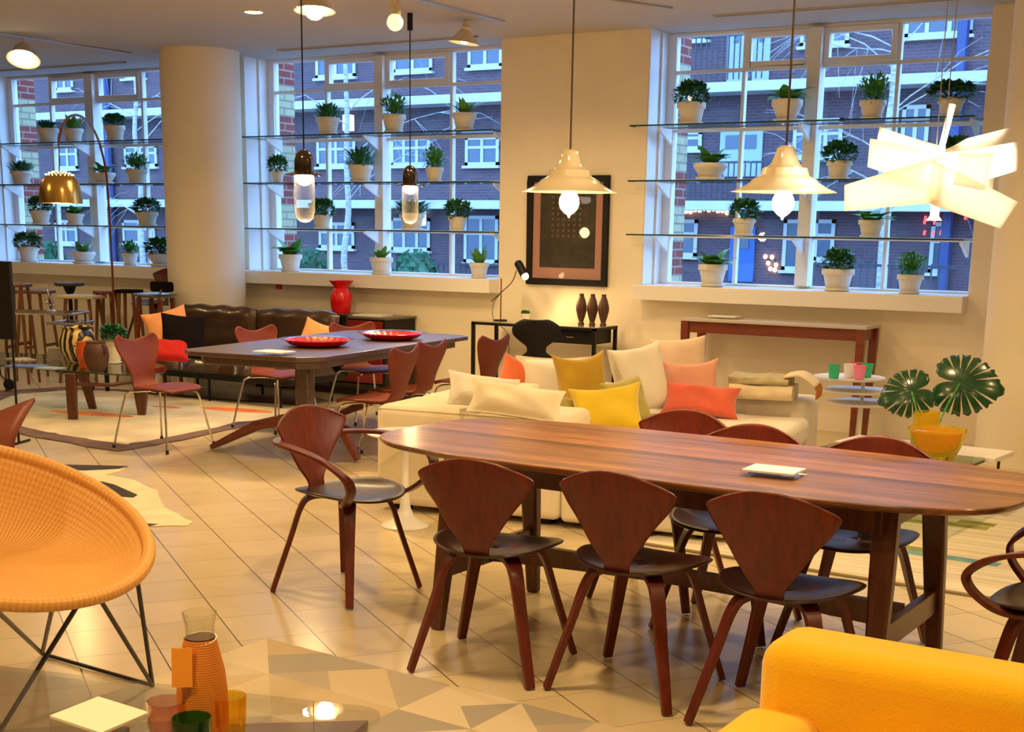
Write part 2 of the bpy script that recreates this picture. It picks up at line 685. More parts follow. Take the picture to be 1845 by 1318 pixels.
def bentleg(b, top, foot, side, w0=.070, w1=.033, th=.020, bend=.05):
    """tapered laminated leg: leaves the seat centre level, bends and runs down to the foot"""
    top, foot = Vector(top), Vector(foot)
    inn = Vector((top.x * .35, top.y * .35, top.z + .004))
    p2 = top.lerp(foot, .10)
    pts = smooth_path([inn, inn.lerp(top, .72), p2, top.lerp(foot, .45), foot], 5)
    n = len(pts)
    d = (foot - top)
    wdv = Vector((0, 0, 1)).cross(Vector((d.x, d.y, 0))).normalized()
    ws = [lerp(w0, w1, i / (n - 1)) for i in range(n)]
    ts = [lerp(th, th * 1.1, i / (n - 1)) for i in range(n)]
    b.strip(pts, ws, ts, wdv)


# ---- chair types ---------------------------------------------------------------
def make_fan_chair(arms=False):
    root = empty('bentwood_armchair' if arms else 'fan_back_chair', (0, 0, 0))
    # seat: broad wing-like ply
    m = MB()

    def seat(u, v):
        a = 2 * PI * u
        # outline radius by angle (front = +y)
        ca, sa = math.cos(a), math.sin(a)
        rx, ry = .236, (.242 if sa > 0 else .205)
        e = 2.6
        rr = 1 / ((abs(ca) ** e + abs(sa) ** e) ** (1 / e))
        x, y = rx * ca * rr, ry * sa * rr
        x *= 1 - .12 * max(0, -sa)
        z = .447 - .018 * (1 - v * v) + .026 * v ** 3 * abs(ca) ** 2 - .016 * v ** 4 * max(0, sa)
        return Vector((x * v, y * v + .01, z))
    m.grid(lambda u, v: seat(u, max(v, .001)), 36, 6)
    m.build('seat', M['cherrydark'], root, solid=.013, sub=1)
    # back: fan
    prof = [(-.165, .435), (-.195, .52), (-.215, .62), (-.235, .72), (-.245, .80)]
    wt = [(0, .046), (.12, .050), (.3, .098), (.5, .148), (.68, .190), (.85, .214), (.93, .222), (.975, .219), (1, .205)]
    m = MB()
    m.grid(shell(prof, wt, dome=.19, curltab=[(0, 0), (.3, .012), (.7, .04), (1, .05)]), 16, 26)
    m.build('backrest', M['cherry'], root, solid=.012, sub=1)
    for sx in (-1, 1):
        for sy in (-1, 1):
            m = MB()
            bentleg(m, (sx * .125, sy * .125 + (.01 if sy > 0 else 0), .424), (sx * .232, sy * .225, .005), sx)
            m.build('leg', M['cherry'], root, bevel=.003)
    if arms:
        pts = [(0, -.262, .655), (.12, -.25, .66), (.235, -.17, .665), (.30, -.03, .665), (.32, .10, .65), (.315, .20, .615), (.285, .262, .56), (.25, .255, .505), (.215, .20, .452), (.16, .14, .424), (.08, .10, .42)]
        pr = smooth_path(pts, 6)
        full = [Vector((-p.x, p.y, p.z)) for p in pr[::-1]][:-1] + pr
        dirs = []
        for p in full:
            up = max(0, min(1, (.62 - p.z) / .08))
            out = Vector((p.x, p.y, 0)).normalized()
            dirs.append(out.lerp(Vector((1 if p.x > 0 else -1, 0, 0)), up))
        m = MB()
        m.strip(full, .048, .017, dirs)
        m.build('armrest', M['cherry'], root, bevel=.004)
    return root


def make_s7():
    root = empty('shell_dining_chair', (0, 0, 0))
    m = MB()
    prof = [(.225, .412), (.20, .434), (.10, .436), (-.05, .425), (-.14, .428), (-.185, .475), (-.205, .56), (-.235, .68), (-.262, .80)]
    wt = [(0, .15), (.04, .19), (.10, .215), (.25, .235), (.38, .215), (.47, .150), (.53, .115), (.58, .110), (.66, .130), (.76, .175), (.86, .215), (.92, .228), (.96, .222), (.985, .205), (1, .175)]
    m.grid(shell(prof, wt, dip=.055, curltab=[(0, -.01), (.1, .0), (.35, .02), (.5, .01), (.75, .03), (1, .035)]), 16, 40)
    m.build('seat_shell', M['s7'], root, solid=.016, sub=1)
    m = MB()
    m.lathe([(0, .40), (.075, .40), (.08, .405), (.07, .418), (0, .418)], 20)
    m.build('mounting_plate', M['chrome'], root)
    for sx in (-1, 1):
        for sy in (-1, 1):
            m = MB()
            m.tube(smooth_path([(sx * .015, sy * .03, .405), (sx * .10, sy * .12, .405), (sx * .165, sy * .165, .395), (sx * .19, sy * .19, .33), (sx * .25, sy * .245, .012)], 5), .0075, 8)
            lg = m.build('leg', M['chrome'], root)
            m = MB()
            m.tube([(sx * .2495, sy * .2445, .03), (sx * .252, sy * .247, 0)], .011, 8)
            m.build('foot_cap', M['rubber'], lg)
    return root


def place(o, x, y, rz, label, z=0, group=None, sc=None):
    o.location = (x, y, z)
    o.rotation_euler = (0, 0, rz)
    o['label'] = label
    if group:
        o['group'] = group
    if sc:
        o.scale = (sc, sc, sc)
    return o

# =================================================================== THE ROOM
WY = 10.816        # inner face of the window wall
GY = 11.20         # plane of the glazing


def struct(o):
    o['kind'] = 'structure'
    return o


struct(MB().rng(-20, 5, -3.5, WY + .5, -.15, 0).build('floor', M['floor'], smooth=False))
struct(MB().rng(-20, 5, -3.5, WY + .45, CEIL, CEIL + .3).build('ceiling', M['ceil'], smooth=False))
struct(MB().rng(-20.2, -20, -3.5, WY + .45, 0, CEIL).build('wall_left', M['wall'], smooth=False))
struct(MB().rng(5, 5.2, -3.5, WY + .45, 0, CEIL).build('wall_right', M['wall'], smooth=False))
struct(MB().rng(-20, 5, -3.7, -3.5, 0, CEIL).build('wall_front', M['wall'], smooth=False))
WINS = [(-13.74, -10.55), (-9.74, -6.69), (-5.235, -2.46)]
SILLZ = 1.13
b = MB()
for x0, x1 in ((-20, WINS[0][0]), (WINS[0][1], WINS[1][0]), (WINS[1][1], WINS[2][0]), (WINS[2][1], 5)):
    b.rng(x0, x1, WY, WY + .45, 0, CEIL)
for x0, x1 in WINS:
    b.rng(x0, x1, WY, WY + .45, 0, SILLZ - .08)
struct(b.build('wall_back', M['wall'], smooth=False))
# outer brickwork: red brick with cream quoins beside each opening, plain brick elsewhere
b = MB()
for x0, x1 in WINS:
    z = 0
    k = 0
    while z < CEIL + .3:
        b.mi = 0 if k % 2 == 0 else 1
        b.rng(x0 + .07, x0 - .35, WY + .46, WY + .70, z, min(z + .30, CEIL + .3))
        b.rng(x1 - .03, x1 + .35, WY + .46, WY + .70, z, min(z + .30, CEIL + .3))
        z += .30
        k += 1
b.mi = 0
for x0, x1 in WINS:
    b.rng(x0 + .07, x1 - .03, WY + .46, WY + .70, 0, SILLZ - .1)
struct(b.build('trim_1', [M['brickp'], M['quoin']], smooth=False))

# windows: white steel frames, glazing bars, top-hung casements, projecting box sills
BARS = [  # vertical bars of each window: (x, width)
    [(-13.02, .03), (-12.30, .13), (-11.55, .03)],
    [(-8.98, .03), (-8.27, .10), (-7.47, .03)],
    [(-4.53, .03), (-3.90, .11), (-3.235, .03)]]
HB = [1.545, 2.01, 2.43, 2.91]
for wi, (x0, x1) in enumerate(WINS):
    w = struct(empty('window_%d' % (wi + 1), ((x0 + x1) / 2, GY, SILLZ)))
    cx = (x0 + x1) / 2

    def wb():
        return MB()

    def fin(m, name, mt, **k):
        o = m.build(name, mt, w, **k)
        o.location = (-cx, -GY, -SILLZ)
        return o
    m = MB()
    fr = .085
    m.rng(x0, x0 + fr, GY - .03, GY + .06, SILLZ, CEIL)
    m.rng(x1 - fr, x1, GY - .03, GY + .06, SILLZ, CEIL)
    m.rng(x0 + fr, x1 - fr, GY - .03, GY + .06, SILLZ, SILLZ + .02)
    m.rng(x0 + fr, x1 - fr, GY - .03, GY + .06, CEIL - .03, CEIL)
    fin(m, 'window_frame', M['white'], smooth=False, bevel=.006)
    for bx, bw in BARS[wi]:
        m = MB()
        m.rng(bx - bw / 2, bx + bw / 2, GY - (.10 if bw > .05 else .02), GY + .04, SILLZ + .02, CEIL - .03)
        fin(m, 'mullion' if bw > .05 else 'glazing_bar', M['white'], smooth=False, bevel=.004)
    xs = [x0 + fr] + [v for bx, bw in BARS[wi] for v in (bx - bw / 2, bx + bw / 2)] + [x1 - fr]
    for z in HB:
        m = MB()
        for k in range(0, len(xs), 2):
            m.rng(xs[k], xs[k + 1], GY - .018, GY + .03, z - .014, z + .014)
        fin(m, 'glazing_bar', M['white'], smooth=False)
    # casement frames left and right of the mullion, at the top
    for k in (2, 4):
        a, c = xs[k], xs[k + 1]
        m = MB()
        z0, z1 = HB[3] + .014, CEIL - .03
        t = .045
        m.rng(a, a + t, GY - .04, GY + .03, z0, z1)
        m.rng(c - t, c, GY - .04, GY + .03, z0, z1)
        m.rng(a + t, c - t, GY - .04, GY + .03, z0, z0 + t)
        m.rng(a + t, c - t, GY - .04, GY + .03, z1 - t, z1)
        fin(m, 'casement_frame', M['white'], smooth=False, bevel=.004)
    m = MB()
    m.rng(x0 + fr, x1 - fr, GY + .008, GY + .012, SILLZ + .02, CEIL - .03)
    fin(m, 'pane', M['glass'], smooth=False)
    m = MB()
    m.rng(x0, x1 - .0, WY - .17, WY, SILLZ - .125, SILLZ)
    m.rng(x0, x1, WY, GY + .06, SILLZ - .08, SILLZ)
    fin(m, 'window_sill', M['whitepl'], smooth=False, bevel=.004)
    # white reveal linings
    m = MB()
    m.rng(x0 - .002, x0 + .012, WY + .004, GY - .03, SILLZ, CEIL)
    m.rng(x0 - .002, x0 + .03, WY + .20, WY + .22, SILLZ, CEIL)
    fin(m, 'reveal_lining', M['white'], smooth=False)

# round columns
for i, (cx, cy) in enumerate(((-9.86, 10.33), (-1.78, 10.17))):
    m = MB()
    m.lathe([(0, 0), (.385, 0), (.385, CEIL), (0, CEIL)], 64)
    o = m.build('column', M['wall'], loc=(cx, cy, 0))
    struct(o)

# ceiling slot diffusers above the windows
for k, (xa, xb, y) in enumerate(((-13.6, -11.2, 10.62), (-9.05, -6.80, 10.57), (-4.49, -2.4, 10.40))):
    e = empty('ceiling_slot_vent', ((xa + xb) / 2, y, CEIL), 0,
              ['long dark air slot in the ceiling over the leftmost window', 'long dark air slot in the ceiling over the middle window', 'long dark air slot in the ceiling over the right-hand window'][k], 'air vent', 'ceiling air slots over the windows')
    hw = (xb - xa) / 2
    m = MB()
    for s in (-1, 1):
        m.rng(-hw, hw, s * .030 - .006, s * .030 + .006, -.012, .0)
    m.build('frame', M['ceil'], e, smooth=False)
    m = MB().rng(-hw, hw, -.024, .024, -.006, -.001)
    m.build('slot', M['darkslot'], e, smooth=False)

# small red call point under the middle window sill
e = empty('alarm_call_point', wy(504, 515, WY - .001), 0, 'small red alarm call point on the wall below the middle window', 'alarm')
MB().rng(-.03, .03, -.03, 0, -.03, .03).build('case', M['red'], e, bevel=.004)
MB().rng(.04, .09, -.012, 0, -.035, .03).build('notice', M['paper'], e, smooth=False)

# =================================================================== COURTYARD
FY = 32.0
gnd = MB().rng(-60, 25, WY + .7, 60, -.3, -.1).build('ground', M['pave'], smooth=False)
struct(gnd)
bld = empty('brick_apartment_building', (-20, FY, -.1), 0, 'long brown-brick apartment block with white balcony slabs across the courtyard', 'building')


def bpart(m, name, mt, parent=None, **k):
    o = m.build(name, mt, bld, smooth=False, **k)
    o.location = (20, -FY, .1)
    if parent is not None:
        o.parent = parent
        o.location = (0, 0, 0)
    return o


bpart(MB().rng(-52, 4, FY, FY + 6, -.1, 13), 'wall', M['brickx'])
# white slabs: two storeys visible (measured on the facade plane)
Z1 = wy(1400, 372, FY).z
Z2 = wy(1400, 160, FY).z
for z in (Z1, Z2, Z2 + (Z2 - Z1)):
    bpart(MB().rng(-50, 1, FY - .9, FY, z - .11, z + .11), 'balcony_slab', M['concrete'])


def ewin(px0, py0, px1, py1, nx=2, ny=2, mt='extwhite'):
    a = wy(px0, py0, FY)
    c = wy(px1, py1, FY)
    x0, x1, z0, z1 = min(a.x, c.x), max(a.x, c.x), min(a.z, c.z), max(a.z, c.z)
    t = .09
    m = MB()
    m.rng(x0, x1, FY - .06, FY - .02, z0, z0 + t)
    m.rng(x0, x1, FY - .06, FY - .02, z1 - t, z1)
    m.rng(x0, x0 + t, FY - .06, FY - .02, z0, z1)
    m.rng(x1 - t, x1, FY - .06, FY - .02, z0, z1)
    for k in range(1, nx):
        x = lerp(x0, x1, k / nx)
        m.rng(x - .045, x + .045, FY - .058, FY - .021, z0 + t, z1 - t)
    for k in range(1, ny):
        z = lerp(z0, z1, .62 if ny == 2 else k / ny)
        m.rng(x0, x1, FY - .055, FY - .02, z - .035, z + .035)
    m.rng(x0 - .05, x1 + .05, FY - .14, FY - .0, z0 - .07, z0)
    f = bpart(m, 'window', M[mt])
    bpart(MB().rng(x0 + .02, x1 - .02, FY - .03, FY - .01, z0, z1), 'pane', M['extglass'], f)


for w_ in ((1236, 30, 1278, 72, 1, 1), (1446, 20, 1530, 80, 3, 2), (1635, 0, 1752, 62, 3, 2),
           (1232, 236, 1265, 270, 1, 2), (1432, 215, 1516, 285, 3, 2), (1628, 190, 1672, 262, 2, 2),
           (1222, 395, 1256, 462, 1, 2), (1414, 395, 1440, 487, 1, 2), (1470, 395, 1502, 470, 1, 2), (1680, 400, 1706, 492, 1, 2),
           (570, 88, 642, 138, 2, 2), (710, 82, 780, 128, 2, 2), (845, 72, 906, 120, 2, 2),
           (572, 250, 642, 300, 2, 2), (706, 248, 776, 298, 3, 2), (840, 246, 900, 298, 2, 2),
           (576, 400, 640, 448, 2, 2), (706, 392, 776, 452, 3, 2), (838, 388, 898, 474, 2, 2),
           (100, 124, 134, 162, 2, 2), (222, 112, 264, 140, 2, 2), (104, 262, 142, 304, 2, 2), (225, 262, 285, 300, 2, 2),
           (100, 396, 142, 440, 2, 2), (222, 396, 282, 440, 2, 2)):
    ewin(*w_)
# doors on the galleries
for (px0, py0, px1, py1, mt) in ((1316, 30, 1340, 150, 'paledoor'), (1362, 28, 1386, 148, 'paledoor'), (1300, 236, 1372, 318, 'paledoor'), (1318, 408, 1358, 508, 'bluedoor')):
    a, c = wy(px0, py0, FY), wy(px1, py1, FY)
    d = bpart(MB().rng(a.x, c.x, FY - .07, FY - .01, c.z, a.z), 'door', M[mt], bevel=.01)
    bpart(MB().rng(a.x + .15, c.x - .15, FY - .09, FY - .07, lerp(c.z, a.z, .6), lerp(c.z, a.z, .9)), 'door_glass', M['extglass'], d)
# dark recess bands under the slabs (gallery soffits) and railings on the right part
a, c = wy(1262, 62, FY), wy(1400, 150, FY)
m = MB()
x = a.x
while x < c.x:
    m.rng(x - .012, x + .012, FY - .88, FY - .85, Z2 + .16, Z2 + 1.15)
    x += .14
m.rng(a.x, c.x, FY - .89, FY - .84, Z2 + 1.12, Z2 + 1.17)
bpart(m, 'balcony_railing', M['railing'])
a, c = wy(1222, 330, FY), wy(1530, 330, FY)
m = MB()
x = a.x
while x < c.x:
    m.rng(x - .012, x + .012, FY - .88, FY - .85, Z1 + .16, Z1 + 1.0)
    x += .14
m.rng(a.x, c.x, FY - .89, FY - .84, Z1 + .97, Z1 + 1.02)
bpart(m, 'balcony_railing', M['railing'])
for px in (198, 1727):
    p = wy(px, 200, FY)
    bpart(MB().tube([(p.x, FY - .15, -.1), (p.x, FY - .15, 12)], .13, 8), 'downpipe', M['downpipe'])
# wall lamps glowing on the block
for (px, py) in ((633, 222), (762, 392)):
    p = wy(px, py, FY)
    o = bpart(MB().rng(p.x - .13, p.x + .13, FY - .25, FY - .02, p.z - .22, p.z + .22), 'wall_lamp', mat('wall_lamp_glow', (.9, .9, .9), .5, emis=((.75, .9, 1.0), 1.3)), bevel=.02)

# added bulbs standing in for lamp reflections; red neon strokes beyond the right-hand window
reflection_glow = mat('lamp_reflection_glow', (1, .8, .5), .4, emis=((1, .62, .30), 9))
for (rows, lab) in (([(1236 + i * 8.2, 381 - 5 * math.sin(i / 9 * PI) + (i % 2) * 2) for i in range(10)], 'row of small warm bulbs added outside as lamp reflections in the right-hand window'),
                    ([(1379, 462), (1384, 474), (1391, 463), (1398, 477), (1388, 484), (1396, 486)], 'small cluster of warm bulbs added outside as a lamp reflection in the right-hand window')):
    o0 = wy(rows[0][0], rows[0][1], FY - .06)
    sg = empty('lamp_reflections', o0, 0, lab, 'lamp reflection')
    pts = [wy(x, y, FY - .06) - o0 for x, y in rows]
    MB().tube([p + Vector((0, .04, .03)) for p in pts], .012, 5).build('cable', M['black'], sg)  # made-up cable joining the reflection bulbs
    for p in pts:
        MB().sphere(p, .055, 8).build('bulb', reflection_glow, sg)  # added bulb standing in for a lamp reflection
neon = mat('red_neon_glow', (1, .1, .1), .4, emis=((1, .05, .06), 3.0))
sg = empty('red_neon_sign', wy(1684, 400, FY - .05), 0, 'red glowing neon strokes hanging outside behind the white pendant lamp', 'neon sign')
for (px, py, l) in ((1666, 396, 16), (1683, 400, 10), (1700, 396, 14), (1665, 419, 9), (1681, 421, 6), (1695, 419, 10), (1739, 391, 10)):
    p = wy(px, py, FY - .05) - sg.location
    MB().tube([(p.x, 0, p.z - l * .0055), (p.x + .02, 0, p.z + l * .0055)], .03, 6).build('neon_stroke', neon, sg)


def tree(name, px, pybase, Y, hgt, r0, seed, label, lean=0):
    rnd = random.Random(seed)
    base = wy(px, pybase, Y)
    e = empty(name, (base.x, Y, -.1), 0, label, 'tree')
    n = 9
    pts = [Vector((lean * (i / n) + rnd.uniform(-.05, .05), rnd.uniform(-.05, .05), hgt * i / n)) for i in range(n + 1)]
    MB().tube(smooth_path(pts, 3), [lerp(r0, r0 * .35, i / (n * 3)) for i in range(n * 3 + 1)], 8).build('trunk', M['birch'], e)
    for k in range(14):
        z = rnd.uniform(.22, .95) * hgt
        b0 = Vector((lean * z / hgt, 0, z))
        a = rnd.choice((0, PI)) + rnd.uniform(-.8, .8)
        L = rnd.uniform(1.2, 3.4) * (1.1 - z / hgt * .5)
        m = MB()
        d = Vector((math.cos(a), math.sin(a) * .6, rnd.uniform(.25, .9))).normalized()
        P = [b0]
        for q in range(5):
            P.append(P[-1] + d * L / 5)
            d = (d + Vector((rnd.uniform(-.2, .2), rnd.uniform(-.2, .2), rnd.uniform(-.28, .12)))).normalized()
        m.tube(P, [.013, .012, .010, .008, .006, .003], 5)
        for q in range(2, 6):
            for s in range(2):
                d2 = (d + Vector((rnd.uniform(-1, 1), rnd.uniform(-.5, .5), rnd.uniform(-.8, .6)))).normalized()
                m.tube([P[q], P[q] + d2 * .5, P[q] + d2 * 1.0 + Vector((0, 0, -.18))], [.006, .004, .002], 4)
        m.build('branch', M['birch'], e)


tree('birch_tree', 250, 300, 24, 8.5, .075, 1, 'slim white birch standing outside the leftmost window')
tree('birch_tree', 622, 300, 24, 9, .075, 2, 'slim white birch standing outside the middle window', .1)
tree('birch_tree', 1600, 300, 22, 8.5, .10, 5, 'slim white birch with bare branches outside the right-hand window', -.1)


def leaf_blob(m, c, rad, n, size, seed, flat=1.0):
    rnd = random.Random(seed)
    for i in range(n):
        d = Vector((rnd.gauss(0, 1), rnd.gauss(0, 1), rnd.gauss(0, 1))).normalized()
        p = Vector(c) + Vector((d.x * rad[0], d.y * rad[1], d.z * rad[2])) * rnd.uniform(.75, 1.0)
        a = d.cross(Vector((rnd.uniform(-1, 1), rnd.uniform(-1, 1), rnd.uniform(-1, 1)))).normalized() * size
        bb = (d + Vector((rnd.uniform(-.6, .6), rnd.uniform(-.6, .6), rnd.uniform(-.2, .8)))).normalized() * size
        m.quad(p - a * .4, p + bb * .5, p + a * .4 + bb, p + bb * .4 - a * .6 + bb * .3)


for (px0, px1, py0, py1, lab, sd) in ((706, 784, 452, 510, 'clipped green hedge outside the middle window, behind the sill plants', 3), (536, 592, 452, 500, 'dark green shrub outside the left part of the middle window', 4), (76, 106, 438, 470, 'low grey-green shrub outside the leftmost window', 6)):
    a, c = wy(px0, py0, 20), wy(px1, py1, 20)
    m = MB()
    cx, cz = (a.x + c.x) / 2, (a.z + c.z) / 2 - .5
    rr = ((c.x - a.x) / 2, .35, a.z - cz)
    m.sphere((cx, 20, cz), 1, 14, (rr[0] * .85, rr[1] * .85, rr[2] * .9))
    leaf_blob(m, (cx, 20, cz), rr, 900, .12, sd)
    tag(m.build('hedge', M['hedge'], weld=False), lab, 'hedge')
for k, (px0, px1, lab) in enumerate(((780, 905, 'low dark railing outside, right of the hedge'), (1456, 1720, 'low dark railing along the pavement outside the right-hand window'))):
    a, c = wy(px0, 480, 21), wy(px1, 480, 21)
    m = MB()
    x = a.x
    z = wy(px0, 470, 21).z
    while x < c.x:
        m.rng(x - .012, x + .012, 20.99, 21.01, 0 - .1, z)
        x += .12
    m.rng(a.x, c.x, 20.98, 21.02, z - .06, z - .02)
    tag(m.build('metal_railing', M['railing'], smooth=False), lab, 'railing')

# =================================================================== GLASS SHELVES AND POTTED PLANTS
SH = [2.45, 2.00, 1.555]
SX = [(-13.70, -10.60), (-9.70, -6.72), (-5.34, -2.50)]
SY0, SY1 = 10.70, 11.05
wn_ = ['leftmost', 'middle', 'right-hand']
sn_ = ['top', 'second', 'lowest']
for wi in range(3):
    for si in range(3):
        x0, x1 = SX[wi]
        z = SH[si]
        e = empty('glass_shelf', ((x0 + x1) / 2, (SY0 + SY1) / 2, z), 0, '%s green-edged glass plant shelf across the %s window' % (sn_[si], wn_[wi]), 'shelf', 'glass plant shelves across the windows')
        hw, hd = (x1 - x0) / 2, (SY1 - SY0) / 2
        m = MB()
        m.rng(-hw, hw, -hd, hd, -.012, 0)
        m.bm.faces.ensure_lookup_table()
        for f in m.bm.faces:
            f.normal_update()
            f.material_index = 0 if abs(f.normal.z) > .5 else 1
        m.build('glass_pane', [M['shelfglass'], M['shelfedge']], e, smooth=False)
        for bx in (x0 + .20, BARS[wi][1][0], x1 - .06):
            m = MB()
            xx = bx - (x0 + x1) / 2
            m.bm.verts.ensure_lookup_table()
            o1 = [(GY - .10 - (SY0 + SY1) / 2, -.012), (-.02, -.012), (-.02, -.03), (GY - .10 - (SY0 + SY1) / 2, -.14)]
            for q in range(1):
                a_ = [m.bm.verts.new((xx - .012, y, zz)) for y, zz in o1]
                b_ = [m.bm.verts.new((xx + .012, y, zz)) for y, zz in o1]
                m.bm.faces.new(a_)
                m.bm.faces.new(b_[::-1])
                for i in range(4):
                    m.bm.faces.new((a_[i], a_[(i + 1) % 4], b_[(i + 1) % 4], b_[i]))
            m.build('bracket', M['white'], e, smooth=False)


def leaf(m, base, d, L, wdt, droop=.4, seg=4, fold=.15):
    """one leaf blade growing from base in direction d"""
    d = d.normalized()
    side = d.cross(Vector((0, 0, 1)))
    if side.length < .1:
        side = Vector((1, 0, 0))
    side.normalize()
    P = Vector(base)
    rows = []
    for i in range(seg + 1):
        t = i / seg
        w = wdt * math.sin(PI * min(1, .12 + t * .88) ** .8) * (1 if i < seg else .05)
        up = side.cross(d)
        rows.append((m.bm.verts.new(P - side * w + up * w * fold), m.bm.verts.new(P), m.bm.verts.new(P + side * w + up * w * fold)))
        P = P + d * (L / seg)
        d = (d + Vector((0, 0, -droop / seg))).normalized()
    for a, b in zip(rows, rows[1:]):
        m.bm.faces.new((a[0], a[1], b[1], b[0]))
        m.bm.faces.new((a[1], a[2], b[2], b[1]))


def foliage(kind, seed):
    """unit foliage: about 1 wide, starts at z=0 (pot rim)"""
    rnd = random.Random(seed)
    m = MB()
    if kind == 'bushy':
        for i in range(420):
            d = Vector((rnd.gauss(0, 1), rnd.gauss(0, 1), rnd.gauss(0, .9) + .35)).normalized()
            p = Vector((d.x * .36, d.y * .36, d.z * .27 + .24)) * rnd.uniform(.72, 1.0)
            leaf(m, p, d + Vector((rnd.uniform(-.9, .9), rnd.uniform(-.9, .9), rnd.uniform(-.2, .8))), rnd.uniform(.10, .16), rnd.uniform(.045, .065), .6, 2)
        for i in range(9):
            a = rnd.uniform(0, 2 * PI)
            m.tube([(0, 0, -.06), (math.cos(a) * .15, math.sin(a) * .15, .2), (math.cos(a) * .24, math.sin(a) * .24, .4)], .014, 4)
    elif kind == 'spiky':
        for i in range(260):
            a = rnd.uniform(0, 2 * PI)
            t = rnd.uniform(.2, 1.6)
            d = Vector((math.cos(a) * t, math.sin(a) * t, 1))
            p = Vector((math.cos(a), math.sin(a), 0)) * rnd.uniform(0, .30) + Vector((0, 0, rnd.uniform(-.03, .28)))
            leaf(m, p, d, rnd.uniform(.16, .30), rnd.uniform(.025, .048), .7, 3)
    elif kind == 'fern':
        for i in range(520):
            d0 = Vector((rnd.gauss(0, 1), rnd.gauss(0, 1), rnd.gauss(0, 1) + .4)).normalized()
            p = Vector((d0.x * .34, d0.y * .34, d0.z * .28 + .26)) * rnd.uniform(.3, 1)
            leaf(m, p, d0 + Vector((rnd.uniform(-.7, .7), rnd.uniform(-.7, .7), rnd.uniform(0, 1.0))), rnd.uniform(.08, .18), rnd.uniform(.018, .032), .6, 2)
        for i in range(7):
            a = rnd.uniform(0, 2 * PI)
            m.tube([(0, 0, -.06), (math.cos(a) * .12, math.sin(a) * .12, .2), (math.cos(a) * .2, math.sin(a) * .2, .42)], .012, 4)
    elif kind == 'broad':
        for i in range(15):
            a = 2 * PI * i / 15 * 2.6 + rnd.uniform(-.3, .3)
            t = rnd.uniform(.25, 1.3)
            d = Vector((math.cos(a) * t, math.sin(a) * t, 1))
            leaf(m, (math.cos(a) * .08, math.sin(a) * .08, .0), d, rnd.uniform(.42, .66), rnd.uniform(.11, .165), 1.5, 6, .22)
    elif kind == 'upright':
        for i in range(16):
            a = 2 * PI * i / 16 * 2.6 + rnd.uniform(-.3, .3)
            t = rnd.uniform(.1, 1.0)
            d = Vector((math.cos(a) * t, math.sin(a) * t, 1))
            leaf(m, (math.cos(a) * .08, math.sin(a) * .08, -.02), d, rnd.uniform(.34, .62), rnd.uniform(.09, .14), 1.0, 5, .22)
    return m


FOL = {}
for kind in ('bushy', 'spiky', 'fern', 'broad', 'upright'):
    for v in range(2):
        m = foliage(kind, 11 * v + len(kind))
        bmesh.ops.recalc_face_normals(m.bm, faces=m.bm.faces)
        me = bpy.data.meshes.new('foliage')
        m.bm.to_mesh(me)
        m.bm.free()
        me.polygons.foreach_set('use_smooth', [True] * len(me.polygons))
        me.materials.append(M[{'bushy': 'leaf_dark', 'spiky': 'leaf_teal', 'fern': 'leaf_mid', 'broad': 'leaf_mid', 'upright': 'leaf_light'}[kind]])
        FOL[kind, v] = me


def pot_mesh(kind):
    m = MB()
    if kind == 'tall':       # classic rimmed pot, unit height 1, rim radius .5
        m.lathe([(0, .02), (.34, .02), (.36, .06), (.455, .70), (.50, .71), (.515, .75), (.515, .97), (.50, 1.0), (.455, 1.0), (.44, .9), (.43, .85), (0, .85)], 32)
    elif kind == 'bowl':
        m.lathe([(0, .02), (.26, .02), (.30, .08), (.40, .35), (.47, .62), (.51, .68), (.515, .92), (.50, .96), (.46, .96), (.44, .86), (0, .82)], 32)
    me = bpy.data.meshes.new('pot')
    bmesh.ops.recalc_face_normals(m.bm, faces=m.bm.faces)
    m.bm.to_mesh(me)
    m.bm.free()
    me.polygons.foreach_set('use_smooth', [True] * len(me.polygons))
    me.set_sharp_from_angle(angle=R(50))
    me.materials.append(M['pot'])
    return me


PM = {k: pot_mesh(k) for k in ('tall', 'bowl')}
_m = MB().lathe([(0, 0), (.36, 0), (.43, .05), (.44, .11), (.41, .11), (.36, .04), (0, .04)], 32)
SAUC = bpy.data.meshes.new('saucer')
bmesh.ops.recalc_face_normals(_m.bm, faces=_m.bm.faces)
_m.bm.to_mesh(SAUC)
_m.bm.free()
SAUC.polygons.foreach_set('use_smooth', [True] * len(SAUC.polygons))
SAUC.materials.append(M['pot'])
_m = MB().lathe([(0, 0), (.435, 0), (.3, .03), (0, .04)], 20)
SOILM = bpy.data.meshes.new('soil')
_m.bm.to_mesh(SOILM)
_m.bm.free()
SOILM.materials.append(M['soil'])


def potted(px, z, dia, h, pk, fk, v, fs, fh, label, group, y=10.86, rim=True, col=None, loc=None, sauc=True):
    x = wy(px, 300, y).x
    e = empty('potted_plant', loc if loc else (x, y, z), 0, label, 'potted plant', group)
    z0 = 0.0
    if sauc:
        s = bpy.data.objects.new('saucer', SAUC)
        s.scale = (dia, dia, dia * .9)
        link(s, e)
        z0 = .012
    p = bpy.data.objects.new('pot', PM[pk])
    p.scale = (dia, dia, h)
    p.location = (0, 0, z0)
    link(p, e)
    s = bpy.data.objects.new('soil', SOILM)
    s.scale = (dia * (.96), dia * .96, dia)
    s.location = (0, 0, z0 + h * (.86 if pk == 'tall' else .83))
    link(s, e)
    f = bpy.data.objects.new('foliage', FOL[fk, v])
    f.scale = (fs, fs, fh)
    f.rotation_euler = (0, 0, (px * 7) % 6.28)
    f.location = (0, 0, z0 + h * .93)
    if col:
        f.active_material_index = 0
    link(f, e)
    return e


